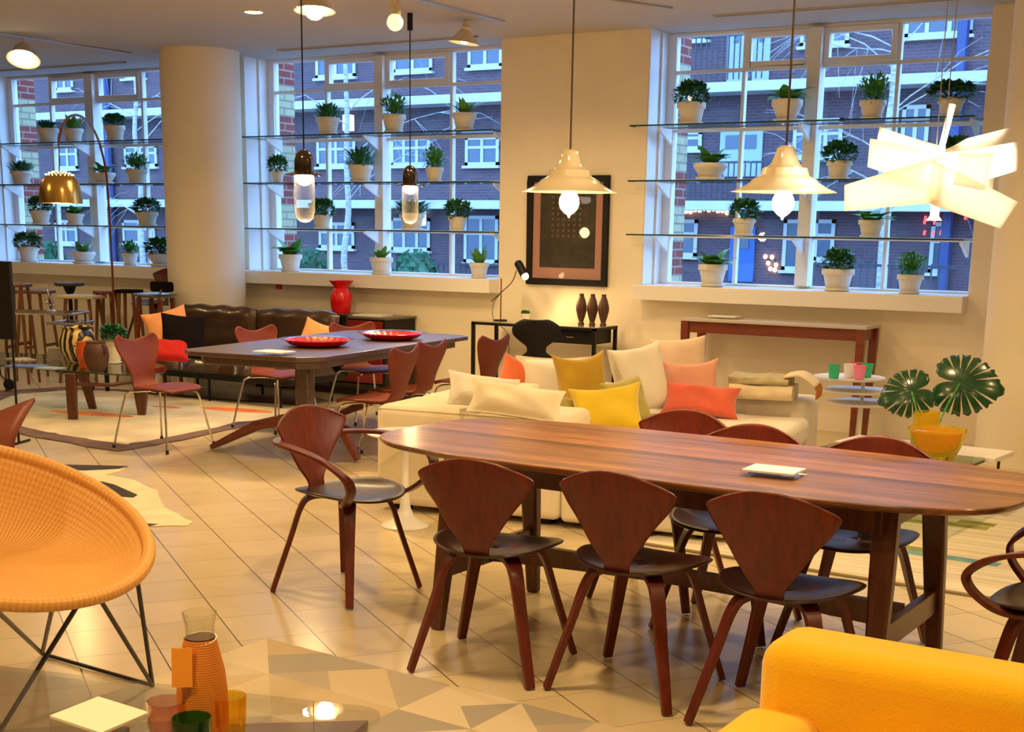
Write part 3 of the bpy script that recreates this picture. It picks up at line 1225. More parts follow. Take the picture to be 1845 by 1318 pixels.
PPM3, PPM2, PPM1 = 250, 224, 190       # measured pixels per metre at each window
G3, G2, G1 = 'cream pots of plants in the right-hand window', 'cream pots of plants in the middle window', 'cream pots of plants in the leftmost window'
PL = [
    # right-hand window: (px, shelf height index, pot px width, pot px height, pot, foliage, variant, foliage px width, px height, label)
    (G3, PPM3, [
        (1241, 0, 56, 40, 'tall', 'bushy', 0, 62, 44, 'dense dark jade plant in a cream pot, leftmost on the top right-hand shelf'),
        (1412, 0, 60, 42, 'bowl', 'broad', 0, 70, 36, 'sparse broad-leaved plant in a flared cream pot, second on the top right-hand shelf'),
        (1565, 0, 52, 34, 'tall', 'fern', 0, 66, 52, 'feathery bright green plant in a cream pot, third on the top right-hand shelf'),
        (1704, 0, 52, 35, 'tall', 'bushy', 1, 86, 36, 'spreading dark bush in a cream pot, rightmost on the top right-hand shelf'),
        (1280, 1, 66, 32, 'bowl', 'broad', 1, 66, 38, 'rosette-leaved plant in a low wide cream bowl on the second right-hand shelf'),
        (1512, 1, 50, 34, 'tall', 'bushy', 1, 64, 42, 'round dark bush on the second right-hand shelf, left of the white pendant'),
        (1722, 1, 50, 34, 'tall', 'bushy', 0, 64, 48, 'dark bush mostly hidden behind the white pendant lamp on the second right-hand shelf'),
        (1346, 2, 46, 32, 'tall', 'bushy', 0, 56, 40, 'bushy plant in a small cream pot on the lowest right-hand shelf, beside the glowing bulb'),
        (1577, 2, 50, 32, 'tall', 'broad', 0, 74, 28, 'plant with long drooping leaves in a cream pot on the lowest right-hand shelf'),
        (1293, 3, 58, 42, 'tall', 'broad', 1, 72, 38, 'leafy green plant in a large cream pot at the left of the right-hand sill'),
        (1523, 3, 64, 42, 'tall', 'bushy', 0, 62, 44, 'two-lobed dark bush in the largest cream pot on the right-hand sill'),
        (1656, 3, 52, 36, 'tall', 'fern', 1, 60, 46, 'round bright green bush in a cream pot at the right of the right-hand sill')]),
    (G2, PPM2, [
        (592, 0, 50, 34, 'tall', 'spiky', 0, 56, 40, 'dark spiky plant in a cream pot, left on the top middle shelf'),
        (710, 0, 50, 36, 'tall', 'fern', 0, 62, 42, 'dense green plant in a cream pot, centre of the top middle shelf'),
        (836, 0, 50, 35, 'tall', 'upright', 0, 52, 36, 'light green broad-leaved plant in a cream pot, right on the top middle shelf'),
        (500, 1, 28, 24, 'tall', 'bushy', 1, 40, 34, 'smallest bushy plant at the left end of the second middle shelf'),
        (650, 1, 52, 34, 'tall', 'spiky', 1, 64, 48, 'bushy blue-green plant in a large cream pot on the second middle shelf'),
        (783, 1, 38, 28, 'tall', 'fern', 1, 50, 42, 'upright bright bush in a narrow cream pot on the second middle shelf'),
        (578, 2, 40, 28, 'tall', 'bushy', 0, 52, 36, 'small dark plant behind the nearer glass pendant on the lowest middle shelf'),
        (742, 2, 54, 34, 'tall', 'spiky', 0, 78, 40, 'wide spiky plant behind the farther glass pendant on the lowest middle shelf'),
        (825, 2, 40, 28, 'tall', 'bushy', 1, 54, 38, 'tufted dark plant in a cream pot at the right of the lowest middle shelf'),
        (520, 3, 50, 34, 'tall', 'broad', 1, 62, 40, 'flat-leaved plant in a cream pot at the left of the middle sill'),
        (686, 3, 50, 34, 'tall', 'upright', 1, 44, 34, 'short upright-leaved plant in a cream pot at the centre of the middle sill'),
        (865, 3, 42, 30, 'tall', 'upright', 0, 52, 44, 'yellow-green broad-leaved plant in a cream pot at the right of the middle sill')]),
    (G1, PPM1, [
        (90, 0, 44, 28, 'tall', 'spiky', 0, 42, 22, 'small spiky plant, leftmost on the top shelf of the leftmost window'),
        (135, 0, 42, 26, 'tall', 'upright', 1, 48, 38, 'tall-leaved plant beside the lamp arc on the top shelf of the leftmost window'),
        (210, 0, 42, 30, 'tall', 'bushy', 0, 42, 26, 'compact dark bush, rightmost on the top shelf of the leftmost window'),
        (38, 1, 44, 26, 'tall', 'spiky', 1, 50, 28, 'dark spiky plant, leftmost on the second shelf of the leftmost window'),
        (186, 1, 48, 22, 'bowl', 'broad', 0, 44, 26, 'leafy plant in a low cream bowl on the second shelf of the leftmost window'),
        (246, 1, 44, 28, 'tall', 'fern', 0, 56, 32, 'feathery green plant near the column on the second shelf of the leftmost window'),
        (68, 2, 44, 28, 'tall', 'bushy', 1, 48, 32, 'bushy plant half behind the gold dome lamp on the lowest shelf of the leftmost window'),
        (130, 2, 38, 22, 'tall', 'broad', 1, 42, 20, 'drooping small plant just right of the gold dome lamp on the lowest shelf'),
        (261, 2, 46, 28, 'tall', 'bushy', 0, 52, 30, 'dark bush near the column on the lowest shelf of the leftmost window'),
        (42, 3, 44, 30, 'tall', 'bushy', 0, 54, 32, 'two-lobed dark bush, leftmost on the sill of the leftmost window'),
        (141, 3, 52, 24, 'bowl', 'upright', 0, 48, 28, 'leafy plant in a low cream bowl on the sill of the leftmost window'),
        (227, 3, 34, 24, 'tall', 'fern', 1, 42, 26, 'small round plant in the narrowest pot on the leftmost window sill'),
        (284, 3, 56, 26, 'bowl', 'bushy', 1, 62, 34, 'wide dark plant in a shallow bowl beside the column, leftmost window sill')])]
for grp, ppm, rows in PL:
    for (px, si, pw, ph, pk, fk, v, fw, fh, lab) in rows:
        z = SH[si] if si < 3 else SILLZ
        q = ppm * (1 + (px - {PPM3: 1450, PPM2: 700, PPM1: 150}[ppm]) / (4300 if ppm == PPM3 else 4300))
        q = ppm * (1.0 + (px - {PPM3: 1450, PPM2: 700, PPM1: 150}[ppm]) * .00023)
        potted(px, z, pw / q, ph / q, pk, fk, v, fw / q * 1.48, fh / q * 1.8, lab, grp, y=10.87)

# =================================================================== OVAL WALNUT TABLE AND ITS CHAIRS
TX, TY, TR = -2.034, 4.636, R(-1.96)
tb = empty('oval_dining_table', (TX, TY, 0), TR, 'long oval walnut dining table with splayed legs, ringed by dark bentwood chairs', 'table')


def superell(a, b, n, k=96):
    out = []
    for i in range(k):
        t = 2 * PI * i / k
        c, s = math.cos(t), math.sin(t)
        out.append((a * math.copysign(abs(c) ** (2 / n), c), b * math.copysign(abs(s) ** (2 / n), s)))
    return out


m = MB()
N = 4.0
lv = [(.93, .715), (.975, .722), (.995, .733), (1.0, .741), (.996, .745)]
rings = []
for sc, z in lv:
    rings.append([m.bm.verts.new((x * (1 - (1 - sc) * .54 / 1.263 * 1.0) if False else x - math.copysign((1 - sc) * .5, x) * min(1, abs(x) / .3), y * sc, z)) for x, y in superell(1.263, .539, 3.6)])
m.bm.faces.new(rings[0][::-1])
m.bm.faces.new(rings[-1])
for a, b in zip(rings, rings[1:]):
    for i in range(len(a)):
        m.bm.faces.new((a[i], a[(i + 1) % len(a)], b[(i + 1) % len(a)], b[i]))
m.build('tabletop', M['walnut'], tb, weld=False)
m = MB()
m.rng(-.86, .86, -.34, -.315, .62, .716)
m.rng(-.86, .86, .315, .34, .62, .716)
m.rng(-.87, -.845, -.34, .34, .62, .716)
m.rng(.845, .87, -.34, .34, .62, .716)
m.build('apron', M['walnutleg'], tb, smooth=False)
for sx in (-1, 1):
    for sy in (-1, 1):
        m = MB()
        m.strip([(sx * .86, sy * .26, .716), (sx * .87, sy * .30, .45), (sx * .885, sy * .36, 0)], [.085, .08, .055], [.055, .052, .04], Vector((1, 0, 0)))
        m.build('leg', M['walnutleg'], tb, bevel=.01)
    m = MB()
    m.rng(sx * .875 - .016, sx * .875 + .016, -.31, .31, .21, .30)
    m.build('cross_rail', M['walnutleg'], tb, smooth=False, bevel=.004)
m = MB()
ol = []
for i in range(17):
    x = -.86 + 1.72 * i / 16
    ol.append((x, .215 + .03 * (1 - (abs(x) / .86) ** 2)))
a_ = [m.bm.verts.new((x, -.016, z)) for x, z in ol] + [m.bm.verts.new((x, -.016, .31)) for x, z in ol[::-1]]
b_ = [m.bm.verts.new((v.co.x, .016, v.co.z)) for v in a_]
m.bm.faces.new(a_)
m.bm.faces.new(b_[::-1])
for i in range(len(a_)):
    m.bm.faces.new((a_[i], a_[(i + 1) % len(a_)], b_[(i + 1) % len(a_)], b_[i]))
m.build('stretcher', M['walnutleg'], tb, smooth=False)

fan = make_fan_chair()
GF, GB = 'fan-backed chairs on the near side of the oval table', 'fan-backed chairs on the far side of the oval table'
place(fan, -2.51, 4.06, R(9), 'left-hand chair of the near row, red-brown fan back, at the oval table', group=GF)
place(copy_tree(fan), -1.965, 4.13, R(-1), 'middle chair of the near row, red-brown fan back, at the oval table', group=GF)
place(copy_tree(fan), -1.415, 4.09, R(0), 'right-hand chair of the near row, nearest the yellow armchair, at the oval table', group=GF)
place(copy_tree(fan), -2.42, 5.29, R(180), 'far-side chair whose arched back top rises highest above the oval table', group=GB)
place(copy_tree(fan), -1.99, 5.02, R(181), 'middle chair of the far row, arched top just above the oval table', group=GB)
place(copy_tree(fan), -1.47, 5.0, R(180), 'right-hand chair of the far row, seen between table and glowing yellow bowl', group=GB)
armc = make_fan_chair(arms=True)
place(armc, -3.60, 4.58, R(-94), 'dark bentwood armchair with looping arms at the left end of the oval table')
armc['category'] = 'chair'
place(copy_tree(armc), -.60, 4.42, R(88), 'bentwood armchair cut by the right photo edge, at the table end')
for o in list(COL.objects):
    if o.name.startswith('fan_back_chair') and o.parent is None:
        o['category'] = 'chair'
    if o.name.startswith('bentwood_armchair') and o.parent is None:
        o['category'] = 'armchair'


def leaflet_holder(loc, rz, w, d, h, label, sheets=2, name='acrylic_leaflet_holder'):
    e = empty(name, loc, rz, label, 'leaflet holder')
    MB().rng(-w / 2, w / 2, -d / 2, d / 2, 0, h * .7).build('acrylic_block', M['clear'], e, smooth=False, bevel=.002)
    MB().rng(-w / 2 + .004, w / 2 - .004, -d / 2 + .004, d / 2 - .004, h * .7, h * 1.0).build('card', M['paper'], e, smooth=False)
    return e


p = fz(1394, 853, .75)
leaflet_holder((p.x, p.y, .7455), R(2), .19, .15, .022, 'clear acrylic block with a white card lying on the oval walnut table')

# =================================================================== DARK TABLE WITH RED-BROWN SHELL CHAIRS
A_, B_, C_, D_ = fz(328, 627, .74), fz(552, 651, .74), fz(842, 603, .74), fz(652, 595, .74)
cx, cy = (A_.x + B_.x + C_.x + D_.x) / 4, (A_.y + B_.y + C_.y + D_.y) / 4
dt = empty('rectangular_dining_table', (cx, cy, 0), 0, 'big dark-stained table with a purple-blue sheen and two red dishes on it', 'table')
q = [Vector((v.x - cx, v.y - cy)) for v in (A_, B_, C_, D_)]
# true rectangle fitted to the four corners
ang = math.atan2((q[2] - q[1]).y + (q[3] - q[0]).y, (q[2] - q[1]).x + (q[3] - q[0]).x) - PI / 2
hl = ((q[2] - q[1]).length + (q[3] - q[0]).length) / 4
hw = ((q[1] - q[0]).length + (q[2] - q[3]).length) / 4
dt.rotation_euler = (0, 0, ang)
ch = .13
out = [(-hw + ch, -hl), (hw - ch, -hl), (hw, -hl + ch), (hw, hl - ch), (hw - ch, hl), (-hw + ch, hl), (-hw, hl - ch), (-hw, -hl + ch)]
MB().prism(out, .712, .742).build('tabletop', M['darkoak'], dt, smooth=False, bevel=.004)
ins = [(x * .86, y * .93) for x, y in out]
MB().prism(ins, .655, .712).build('underframe', M['darkoak'], dt, smooth=False, bevel=.004)
for sy in (-1, 1):
    yy = sy * (hl - .42)
    m = MB().box((.22, yy, .40), (.11, .10, .52))
    m.build('pedestal', M['darkoak'], dt, bevel=.02)
    for sx in (-1, 1):
        m = MB().strip([(.22 + sx * .02, yy, .30), (.22 + sx * .30 - (.1 if sx < 0 else 0), yy - .02 * sy, .21), (sx * .60, yy - .05 * sy, .018)], [.085, .08, .06], [.085, .07, .035], Vector((0, 1, 0)))
        m.build('foot', M['teak'], dt, bevel=.01)
TDIR = ang
s7 = make_s7()
s7['category'] = 'chair'
GS = 'red-brown shell chairs around the dark table'
place(s7, -7.15, 7.0, R(-86), 'shell chair standing nearest the camera at the left side of the dark table', group=GS)
for x, y, rz, lab in ((-7.14, 8.22, R(-96), 'shell chair at the left of the dark table, in front of the leather sofa'),
                      (-6.86, 9.02, R(-112), 'shell chair furthest back at the left corner of the dark table, by the sideboard'),
                      (-5.55, 7.40, R(99), 'shell chair nearest the white sofa, on the right of the dark table'),
                      (-5.70, 7.95, R(94), 'shell chair tucked just behind the nearest one on the right of the dark table'),
                      (-5.66, 8.74, R(90), 'shell chair furthest back on the right of the dark table, by the black desk')):
    place(copy_tree(s7), x, y, rz, lab, group=GS)


def dish(px, py, lab, r=.24):
    p = fz(px, py, .76)
    e = empty('fluted_dish', (p.x, p.y, .742), 0, lab, 'dish', 'red glass dishes on the dark table')
    n = 26
    MB().lathe([(0, .004), (r * .62, .004), (r * .80, .016), (r * .93, .040), (r * .97, .048), (r * .94, .050), (r * .78, .026), (r * .6, .013), (0, .012)], 104, fn=lambda a, z: 1 + .018 * math.cos(n * a) * (z > .01)).build('bowl', M['red'], e)
    MB().lathe([(r * .95, .044), (r * 1.0, .051), (r * 1.12, .056), (r * 1.0, .053), (r * .95, .047)], 52).build('clear_rim', M['clear'], e)
    return e


dish(572, 619, 'round red glass dish on the dark table, nearer the camera')
dish(706, 607, 'round red glass dish further back on the dark table')
p = fz(494, 637, .745)
leaflet_holder((p.x, p.y, .743), ang + R(-5), .24, .17, .02, 'white leaflet in a clear block on the dark table', name='leaflet_holder')

# =================================================================== CREAM SECTIONAL SOFA
P0 = fz(676, 917, 0)
SR = R(8)
sofa = empty('sectional_sofa', P0, SR, 'deep cream linen sectional sofa piled with white, yellow and coral cushions', 'sofa')


def soft(m, name, mt, parent, bev=.045, sub=0, **k):
    return m.build(name, mt, parent, bevel=bev, segs=4, angle=60, **k)


soft(MB().rng(.0, 1.12, .0, .50, .035, .60), 'armrest', M['linen'], sofa, .05)
soft(MB().rng(.0, .42, .505, 2.45, .035, .60), 'backrest', M['linen'], sofa, .05)
soft(MB().rng(.425, 2.03, 2.05, 2.45, .035, .53), 'armrest', M['linenw'], sofa, .05)
soft(MB().rng(1.125, 2.06, .0, .50, .035, .25), 'base', M['linen'], sofa, .03)
soft(MB().rng(.425, 2.06, .505, 2.045, .035, .25), 'base', M['linen'], sofa, .03)
soft(MB().rng(1.125, 2.05, .0, .50, .255, .425), 'seat_cushion', M['linen'], sofa, .05)
soft(MB().rng(.425, 2.05, .505, 1.13, .255, .425), 'seat_cushion', M['linen'], sofa, .05)
soft(MB().rng(.425, 2.05, 1.135, 2.045, .255, .425), 'seat_cushion', M['linenw'], sofa, .05)
m = MB()
pp = .008
m.tube([(.02, .012, .575), (.5, .010, .575), (1.10, .012, .575)], pp * .7, 6)
m.tube([(.012, .03, .575), (.010, 1.2, .575), (.012, 2.4, .575)], pp * .7, 6)
m.build('piping', M['seam'], sofa)
for x, y in ((.12, .12), (1.9, .12), (.12, 2.3), (1.9, 2.3), (1.0, .12)):
    MB().rng(x - .04, x + .04, y - .04, y + .04, 0, .036).build('foot', M['black'], sofa, smooth=False)


def pillow_mesh(w, h, t, mt, pinch=.10, seed=0, flange=0.0, sag=.0):
    rnd = random.Random(seed)
    m = MB()
    n = 18
    ph = [rnd.uniform(0, 6.28) for _ in range(4)]
    amp = 1 if not flange else .86

    def f(sgn):
        def g(u, v):
            x, z = u * 2 - 1, v * 2 - 1
            px = x * (1 - pinch * (1 - z * z) * abs(x) ** 2)
            pz = z * (1 - pinch * (1 - x * x) * abs(z) ** 2)
            q = max(0, (1 - (abs(x) / amp) ** 2.6)) * max(0, (1 - (abs(z) / amp) ** 2.6))
            th = .5 * t * q ** .42
            wr = 1 + .10 * math.sin(3 * x + ph[0]) * math.sin(4 * z + ph[1]) + .05 * math.sin(7 * x + 5 * z + ph[2])
            if flange and q <= 0:
                th = .004
            pz -= sag * (1 - x * x) * (z > 0) * z * z
            return Vector((px * w / 2, sgn * th * wr, (pz + 1) * h / 2))
        return g
    m.grid(f(1), n, n)
    m.grid(f(-1), n, n)
    return m


def pillow(label, pxc, pyb, z0, wpx, hpx, mt, yaw=0, lean=14, roll=0, thick=.16, sc=1.0, group='cushions piled on the cream sofa', name='cushion', dist=None, part=None, seed=None, flange=0, back=.0, sag=.03, pinch=.1, parent=None):
    """pxc,pyb: bottom middle as measured; z0: height of the seat it stands on; yaw relative to facing the camera"""
    P = fz(pxc, pyb, z0) if dist is None else at(pxc, pyb, dist)
    d = Vector((P.x, P.y, P.z - CH)).dot(_f)
    w, h = wpx * d / CF, hpx * d / CF
    bearing = math.atan2(P.y, P.x) - PI / 2
    e = pillow_mesh(w, h, thick, mt, seed=seed if seed is not None else int(pxc), flange=flange, sag=sag, pinch=pinch)
    o = e.build(name, M[mt] if isinstance(mt, str) else mt, None, sub=1, angle=180)
    o.location = P
    o.rotation_mode = 'XYZ'
    o.rotation_euler = (Matrix.Rotation(bearing + R(yaw), 4, 'Z') @ Matrix.Rotation(R(-lean), 4, 'X') @ Matrix.Rotation(R(roll), 4, 'Y')).to_euler()
    tag(o, label, 'cushion', group)
    return o


def cuff(*a, **k):
    return pillow(*a, **k)


# back row (against the far arm and the back), then the loose cushions in front
pillow('white linen back cushion leaning behind the mustard cushion on the cream sofa', 1012, 736, .43, 165, 98, 'linenw', yaw=14, lean=16, thick=.17, flange=1)
pillow('white linen cushion with a flanged edge standing between mustard and blush cushions', 1166, 746, .43, 108, 130, 'linenw', yaw=24, lean=14, roll=-9, thick=.2)
pillow('large blush-white square cushion with a small white tag, tallest on the sofa', 1226, 735, .43, 108, 134, 'blush', yaw=0, lean=16, roll=-5, thick=.2)
o = pillow('dusty pink oblong cushion between the blush and the coral ones', 1246, 744, .43, 108, 104, 'pink', yaw=0, lean=20, roll=-4, thick=.12, sag=.14, pinch=.14)
pillow('coral oblong velvet cushion lying front right on the cream sofa', 1259, 751, .43, 148, 64, 'coral', yaw=-4, lean=28, roll=3, thick=.15, pinch=.14)
pillow('mustard square cushion standing upright behind the bright yellow one', 1056, 752, .43, 104, 124, 'mustard', yaw=16, lean=16, roll=-5, thick=.15, sag=.14, pinch=.15)
pillow('olive green cushion showing behind the right edge of the bright yellow one', 1140, 768, .43, 90, 92, 'olive', yaw=34, lean=20, roll=-9, thick=.16)
pillow('bright yellow square velvet cushion at the front of the cream sofa', 1098, 786, .43, 142, 104, 'lemon', yaw=-2, lean=28, roll=-8, thick=.16, sag=.14, pinch=.17)
pillow('pale olive cushion corner showing left of the bright yellow one', 1030, 778, .43, 62, 66, 'olive', yaw=30, lean=25, roll=12, thick=.13)
pillow('orange-red felt cushion poking up behind the left white cushions', 922, 735, .43, 92, 92, 'rust', yaw=30, lean=10, roll=24, thick=.15)
pillow('large white cushion with flanged edge leaning at the left of the sofa', 872, 736, .605, 140, 68, 'linenw', yaw=20, lean=30, roll=10, thick=.16, flange=1)
pillow('wide cream cushion lying in front on the left arm of the sofa', 925, 753, .605, 176, 68, 'linen', yaw=0, lean=32, roll=8, thick=.17, flange=1)

# folded throws on the far arm
e = empty('folded_throws', fz(1376, 714, .54) , SR + R(4), 'two folded wool throws, olive over cream, stacked on the sofa arm by the table', 'blanket')
e.location.z = .532


def folded(w, d, h, seed):
    m = MB()
    rnd = random.Random(seed)
    ol = []
    n = 8
    for i in range(n + 1):
        a = -PI / 2 + PI * i / n
        ol.append((d / 2 - h / 2 + math.cos(a) * h / 2 * .9, h / 2 + math.sin(a) * h / 2))
    for i in range(n + 1):
        a = PI / 2 + PI * i / n
        ol.append((-d / 2 + h / 2 + math.cos(a) * h / 2 * .9, h / 2 + math.sin(a) * h / 2))

    def f(u, v):
        k = v * len(ol)
        i = int(k) % len(ol)
        a, b = ol[i], ol[(i + 1) % len(ol)]
        t = k - int(k)
        x = (u - .5) * w
        y, z = lerp(a[0], b[0], t), lerp(a[1], b[1], t)
        z += .005 * math.sin(9 * u + seed) * (z > h * .5)
        return Vector((x, y + .006 * math.sin(5 * u + 3 * v * 6), z))
    m.grid(f, 14, len(ol))
    for u in (0, 1):
        m.bm.faces.new([m.bm.verts.new(f(u, j / len(ol))) for j in range(len(ol))])
    return m


folded(.40, .34, .095, 1).build('cream_throw', M['creamthrow'], e, angle=70)
o = folded(.38, .32, .05, 2).build('olive_throw', M['olivethrow'], e, angle=70)
o.location = (-.02, .01, .095)
m = MB()
m.grid(lambda u, v: Vector((.14 + .20 * u, -.14 + .28 * v, .15 + .016 * math.sin(u * 3) - .11 * max(0, u - .45) ** 1.2 + .004 * math.sin(v * 20))), 12, 10)
m.build('draped_corner', M['creamthrow'], e, solid=.014)
m = MB()
for i in range(16):
    y = -.13 + .26 * i / 15
    m.tube([(.335, y, .105), (.35, y + .004, .07), (.348, y - .004, .02)], .006, 5)
m.build('fringe', M['throwrust'], e)

# =================================================================== TULIP SIDE TABLE, TIERED TABLE, LOW TABLE
p = fz(730, 947, 0)
e = empty('tulip_side_table', (p.x, p.y, 0), 0, 'white pedestal side table with a trumpet foot in front of the cream sofa', 'side table')
MB().lathe([(0, 0), (.128, 0), (.13, .006), (.122, .014), (.085, .028), (.05, .055), (.03, .10), (.021, .18), (.018, .30), (.021, .42), (.035, .475), (.05, .49), (0, .49)], 36).build('pedestal', M['whitepl'], e)
MB().lathe([(0, .49), (.17, .49), (.203, .500), (.205, .506), (.20, .509), (0, .509)], 48).build('tabletop', M['whitepl'], e)

p = at(1530, 680, 9.3)
e = empty('tiered_side_table', (p.x, p.y, 0), 0, 'white side table of three swivelling round trays holding small coloured cups', 'side table')
zt = p.z
m = MB().tube([(.10, 0, .02), (.10, 0, zt - .004)], .012, 12)
m.build('stem', M['whitepl'], e)
for i, (ox, oy, z) in enumerate(((0, 0, zt), (.06, .01, zt - .085), (.11, .0, zt - .165))):
    o = MB().lathe([(0, -.012), (.20, -.012), (.238, -.004), (.245, .008), (.238, .008), (.225, .0), (0, .0)], 48).build('tray', M['whitepl'], e)
    o.location = (ox, oy, z)
m = MB()
for a in (20, 140, 260):
    m.tube([(.10, 0, .035), (.10 + .25 * math.cos(R(a)), .25 * math.sin(R(a)), .012)], .012, 8)
m.build('tripod_base', M['whitepl'], e)
cupm = {'green': mat('mint_glass', (.03, .50, .26), .3, emis=None), 'white': mat('milky_glass', (.85, .80, .80), .3), 'pink': mat('pink_glass', (.85, .22, .42), .3), 'rose': mat('deep_pink_glass', (.75, .08, .20), .3)}
for (px, col, dd, lab) in ((1502, 'green', -.10, 'mint green cup, leftmost on the tiered white table'), (1530, 'white', -.02, 'milky white cup in the middle of the tiered white table'),
                           (1541, 'rose', .11, 'deep pink cup half hidden behind the white one'), (1548, 'pink', -.13, 'light pink cup at the front of the tiered white table'),
                           (1561, 'green', .03, 'mint green cup, rightmost on the tiered white table')):
    q = at(px, 680, 9.3 + dd)
    o = MB().lathe([(0, .002), (.028, .002), (.033, .01), (.043, .095), (.040, .095), (.030, .014), (0, .012)], 24).build('small_cup', cupm[col], None)
    o.location = (q.x, q.y, zt + .001)
    tag(o, lab, 'cup', 'small coloured cups on the tiered table')

# low white and glass coffee table with the monstera and the bowl
LT = .35
a1, a2 = fz(1560, 784, LT), fz(1828, 812, LT)
lt = empty('low_coffee_table', (a2.x, a2.y, 0), math.atan2(a2.y - a1.y, a2.x - a1.x), 'low white-rimmed glass coffee table under the monstera leaves', 'coffee table')
Lh = (a2 - a1).length + .05
D = 1.15
MB().rng(-Lh, 0, -.36, 0, LT - .028, LT).build('white_tray', M['whitepl'], lt, smooth=False, bevel=.004)
MB().rng(-Lh + .02, -.05, -D, -.37, LT - .014, LT - .002).build('glass_top', thin_glass('greenish_glass', (.72, .84, .78), .9), lt, smooth=False)
m = MB()
fr_ = [(-.06, -.37), (-.06, -D), (-Lh + .02, -D), (-Lh + .02, -.37)]
for (xa, ya), (xb, yb) in zip(fr_, fr_[1:]):
    m.tube([(xa, ya, LT - .022), (xb, yb, LT - .022)], .008, 8)
m.build('rod_frame', M['blackwire'], lt)
for x, y in ((-.07, -.05), (-Lh + .04, -.05), (-.07, -D + .03), (-Lh + .04, -D + .03)):
    MB().tube([(x, y, LT - .028), (x, y, 0)], .009, 8).build('leg', M['blackwire'], lt)

p = fz(1684, 831, LT)
e = empty('glass_bowl', (p.x, p.y, LT - .001), 0, 'thick yellow glass bowl with a glowing amber inside on the low table', 'bowl')
MB().lathe([(0, 0), (.075, 0), (.10, .02), (.135, .09), (.155, .165), (.158, .185), (.150, .187), (.143, .17), (.12, .09), (.07, .045), (0, .035)], 40).build('bowl_body', M['yglass'], e)
MB().lathe([(0, .0355), (.07, .0455), (.119, .0905), (.1425, .170), (.138, .170), (.112, .095), (.066, .052), (0, .042)], 40).build('inner_lining', M['amber'], e)
p = fz(1656, 822, LT)
e = empty('monstera_vase', (p.x, p.y + .10, LT - .001), 0, 'tall yellow glass vase holding two glossy split monstera leaves', 'vase')
MB().lathe([(0, 0), (.068, 0), (.072, .01), (.072, .245), (.066, .245), (.064, .02), (0, .015)], 32).build('vase_body', M['yglass'], e)


def monstera(tip, size, normal, up, seed, shiny):
    """split leaf: tip = junction with the stalk; grown in its own plane with deep slits"""
    rnd = random.Random(seed)
    n = Vector(normal).normalized()
    u = (Vector(up) - n * Vector(up).dot(n)).normalized()
    s = u.cross(n)
    m = MB()

    def P(x, y):
        return Vector(tip) + s * (x * size) + u * (y * size) + n * ((-.55 * (x * x + (y * .8) ** 2) + .05 * abs(x)) * size)

    # heart outline with deep slits cut in from the margin
    na, nr = 260, 9
    slits = [R(d) for d in (20, 38, 57, 77, 98, 121)]
    rows = []
    for i in range(na + 1):
        th = -PI + 2 * PI * i / na
        a = abs(th)
        r = interp([(0, .80), (.35, .70), (.9, .62), (1.5, .60), (2.1, .60), (2.6, .56), (2.95, .42), (PI, .10)], a)
        cut = 1.0
        for s_ in slits:
            dlt = abs(a - s_)
            wd2 = .036
            if dlt < wd2:
                cut = min(cut, lerp(.36, 1.0, (dlt / wd2) ** 3))
        r *= cut * (1 + .03 * math.sin(a * 23))
        row = []
        for k in range(nr + 1):
            q = r * (k / nr)
            row.append(m.bm.verts.new(P(q * math.sin(th), q * math.cos(th) - .0)))
        rows.append(row)
    for A, B in zip(rows, rows[1:]):
        for k in range(nr):
            if k == 0:
                m.bm.faces.new((A[0], A[1], B[1]))
            else:
                m.bm.faces.new((A[k], A[k + 1], B[k + 1], B[k]))
    return m


vp = Vector(e.location)
lm_ = mat('monstera_leaf', (.012, .065, .022), .22, noise=(20, .3), coat=.5)
for (px, py, dst, px2, py2, sz, nrm, sd, seed) in ((1643, 704, 8.05, 1585, 716, .25, None, 0, 1), (1730, 688, 8.15, 1805, 706, .32, None, 0, 2)):
    tipw = at(px, py, dst)
    tow = (Vector((0, 0, CH)) - tipw).normalized()
    up = at(px2, py2, dst) - tipw
    nrm = tow + Vector((0, 0, .35))
    lf = monstera((0, 0, 0), sz, nrm, up, seed, True).build('leaf', lm_, e, angle=80, solid=.002)
    lf.location = tipw - vp
    base = Vector(((-.02 if seed == 1 else .03), 0, .05))
    m = MB()
    mid = (base + (tipw - vp)) / 2 + Vector((0, 0, .03))
    m.tube(smooth_path([base, mid, tipw - vp + Vector((0, 0, -.005))], 6), .0055, 6)
    m.build('stalk', M['leaf_mid'], e)

# =================================================================== ALONG THE WINDOW WALL
# walnut console table
cn = empty('console_table', (-3.87, 10.55, 0), 0, 'narrow walnut console table with a pale top against the wall below the window', 'console table')
MB().rng(-.78, .78, -.20, .20, .865, .89).build('tabletop', mat('pale_stone_top', (.55, .50, .46), .4), cn, smooth=False, bevel=.003)
MB().rng(-.74, .74, -.18, .18, .775, .865).build('apron', M['teak'], cn, smooth=False, bevel=.003)
for sx in (-1, 1):
    for sy in (-1, 1):
        MB().strip([(sx * .735, sy * .17, .865), (sx * .735, sy * .17, .76), (sx * .715, sy * .16, 0)], [.065, .065, .04], [.05, .05, .032], Vector((1, 0, 0))).build('leg', M['teak'], cn, bevel=.004)
e = empty('leaflet_tray', (-4.32, 10.52, .891), 0, 'low clear tray of leaflets on the left end of the console table', 'leaflet holder')
MB().rng(-.13, .13, -.09, .09, 0, .012).build('tray', M['clear'], e, smooth=False)
MB().rng(-.12, .12, -.08, .08, .012, .020).build('leaflets', M['paper'], e, smooth=False)

